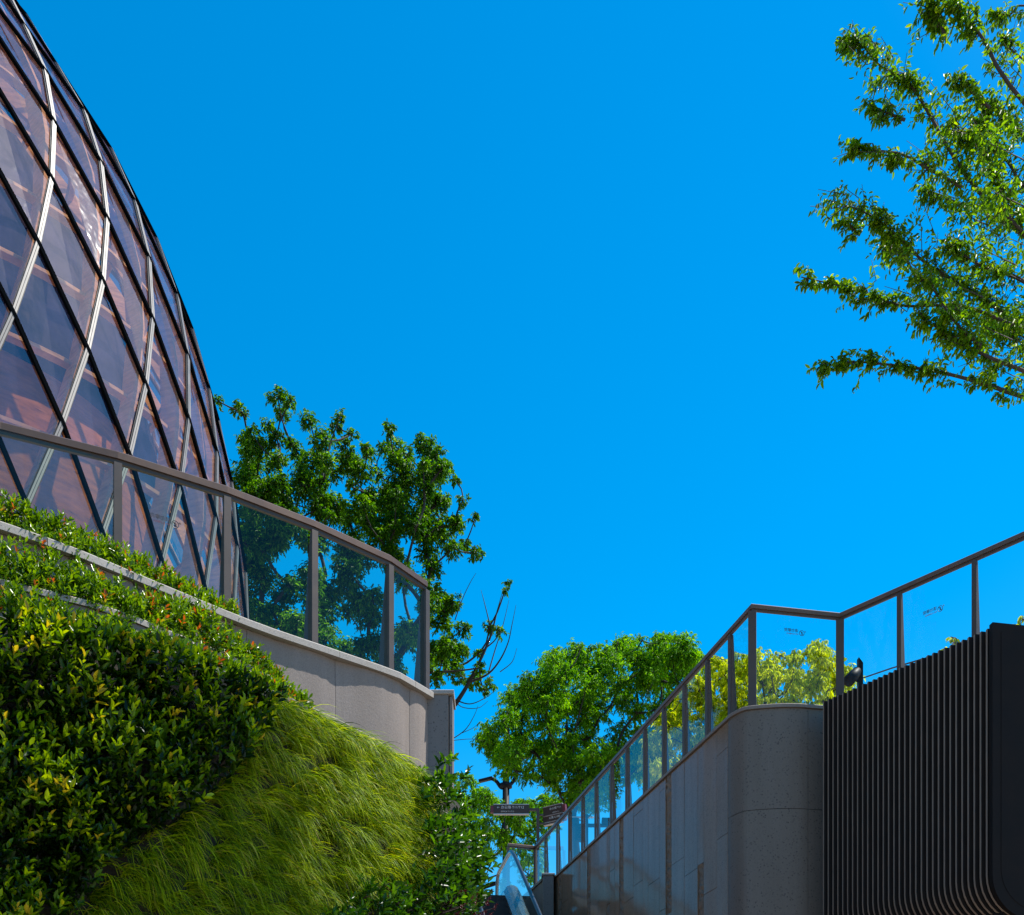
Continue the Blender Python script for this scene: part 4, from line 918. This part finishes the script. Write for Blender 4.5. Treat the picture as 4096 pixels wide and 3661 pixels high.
# mast leaning in at far left of the gap
b = MB(); b.tube([W(440, 901, 43), W(467, 892.5, 43), W(492, 884.5, 43), W(500, 882, 43)], [.09, .08, .075, .07], 8); b.tube([(W(440, 901, 43)[0], 43, UP), W(440, 901, 43)], .12, 8)
tag(b.build('mast_arm', M['darkpaint'], None, True), 'dark sloping mast arm crossing the gap below the distant tree', 'mast')

# ------------------------------------------------------------------ escalator
es = empty('escalator', (-.6, 30, 0), 'escalator top with glass balustrade and dark blue handrail at bottom centre', 'escalator')
ed = np.array((-.14, 1., 0)); ed /= np.linalg.norm(ed); KN_ = np.array((-.045, 30.2, 0)); zt = EYE + 7.75
def prof_rail(off, zdrop=0., far=2.6):
    side = np.array((-ed[1], ed[0], 0)); k0 = KN_ + side * off; pts = []
    for d in (-11.5, -8, -5, -3, -1.6, -.8): pts.append(k0 + ed * d + np.array((0, 0, zt + (d + .25) * .577)))
    for d, dz in ((-.3, -.09), (0, -.02), (.4, 0), (far - .5, 0)): pts.append(k0 + ed * d + np.array((0, 0, zt + dz)))
    for a in np.linspace(.3, math.pi / 2, 5): pts.append(k0 + ed * (far - .5 + .42 * math.sin(a)) + np.array((0, 0, zt - .42 + .42 * math.cos(a))))
    for dz in (-.7, -1.0, -1.3): pts.append(k0 + ed * (far - .08) + np.array((0, 0, zt + dz)))
    return pts
for off in (0., 1.2):
    pts = prof_rail(off); b = MB(); b.tube(pts, .045, 10); b.build('handrail', M['rubber'], es, True)
    b = MB(); b.tube([p + np.array((0, 0, -.055)) for p in pts[:10]] + [p + (np.array((KN_[0], KN_[1], 0)) * 0) + np.array((0, 0, -.0)) - ed * .07 for p in pts[10:]], .022, 6); b.build('rail_track', M['signedge'], es, True)
    # glass between handrail and deck
    top = [p for p in pts[:16]]; v = []; f = []
    q = MB(); n = len(top)
    low = []
    for p in top:
        d = (p - KN_)[:2].dot(ed[:2]) ; low.append(np.array((p[0], p[1], min(p[2] - .02, zt - .86 + min(0, (d + .25) * .577)))))
    q.add(top + low, [(i, i + 1, n + i + 1, n + i) for i in range(n - 1)]); q.build('glass_panel', M['eglass'], es)
    # stainless deck and skirt
    dk = []; 
    for d in (-11.5, -8, -5, -3, -1.6, -.8, -.3, 0, .4, 1., 2., 2.4):
        z_ = zt - .86 + (0 if d > .3 else -.06 if d > -.1 else (d + .25) * .577 - (.02 if d > -.5 else 0)); side = np.array((-ed[1], ed[0], 0)); k0 = KN_ + side * off; dk.append((k0[0] + ed[0] * d, k0[1] + ed[1] * d, z_))
    q = MB(); q.sweep(dk, [(-.2, -.3), (-.2, -.14), (-.13, -.02), (-.05, .02), (.05, .02), (.13, -.02), (.2, -.14), (.2, -.3)]); q.build('deck', M['steel'], es)
tr = []
side = np.array((-ed[1], ed[0], 0)); k0 = KN_ + side * .6
for d in (-11.5, -6, -2, -.4, 0, .6, 2.9): tr.append((k0[0] + ed[0] * d, k0[1] + ed[1] * d, zt - 1.2 + (0 if d > -.2 else (d + .2) * .577)))
q = MB(); q.sweep(tr, [(-.45, -.9), (-.45, -.06), (.45, -.06), (.45, -.9)]); q.build('truss', M['darkpaint'], es)
st = MB()
for i in range(26):
    d = -.3 - i * .4; c = k0 + ed * d; st.box((c[0], c[1], zt - 1.2 + (d + .2) * .577 - .02), (.9, .38, .2), (-side[0], -side[1], 0))
st.build('step', M['gasket'], es)
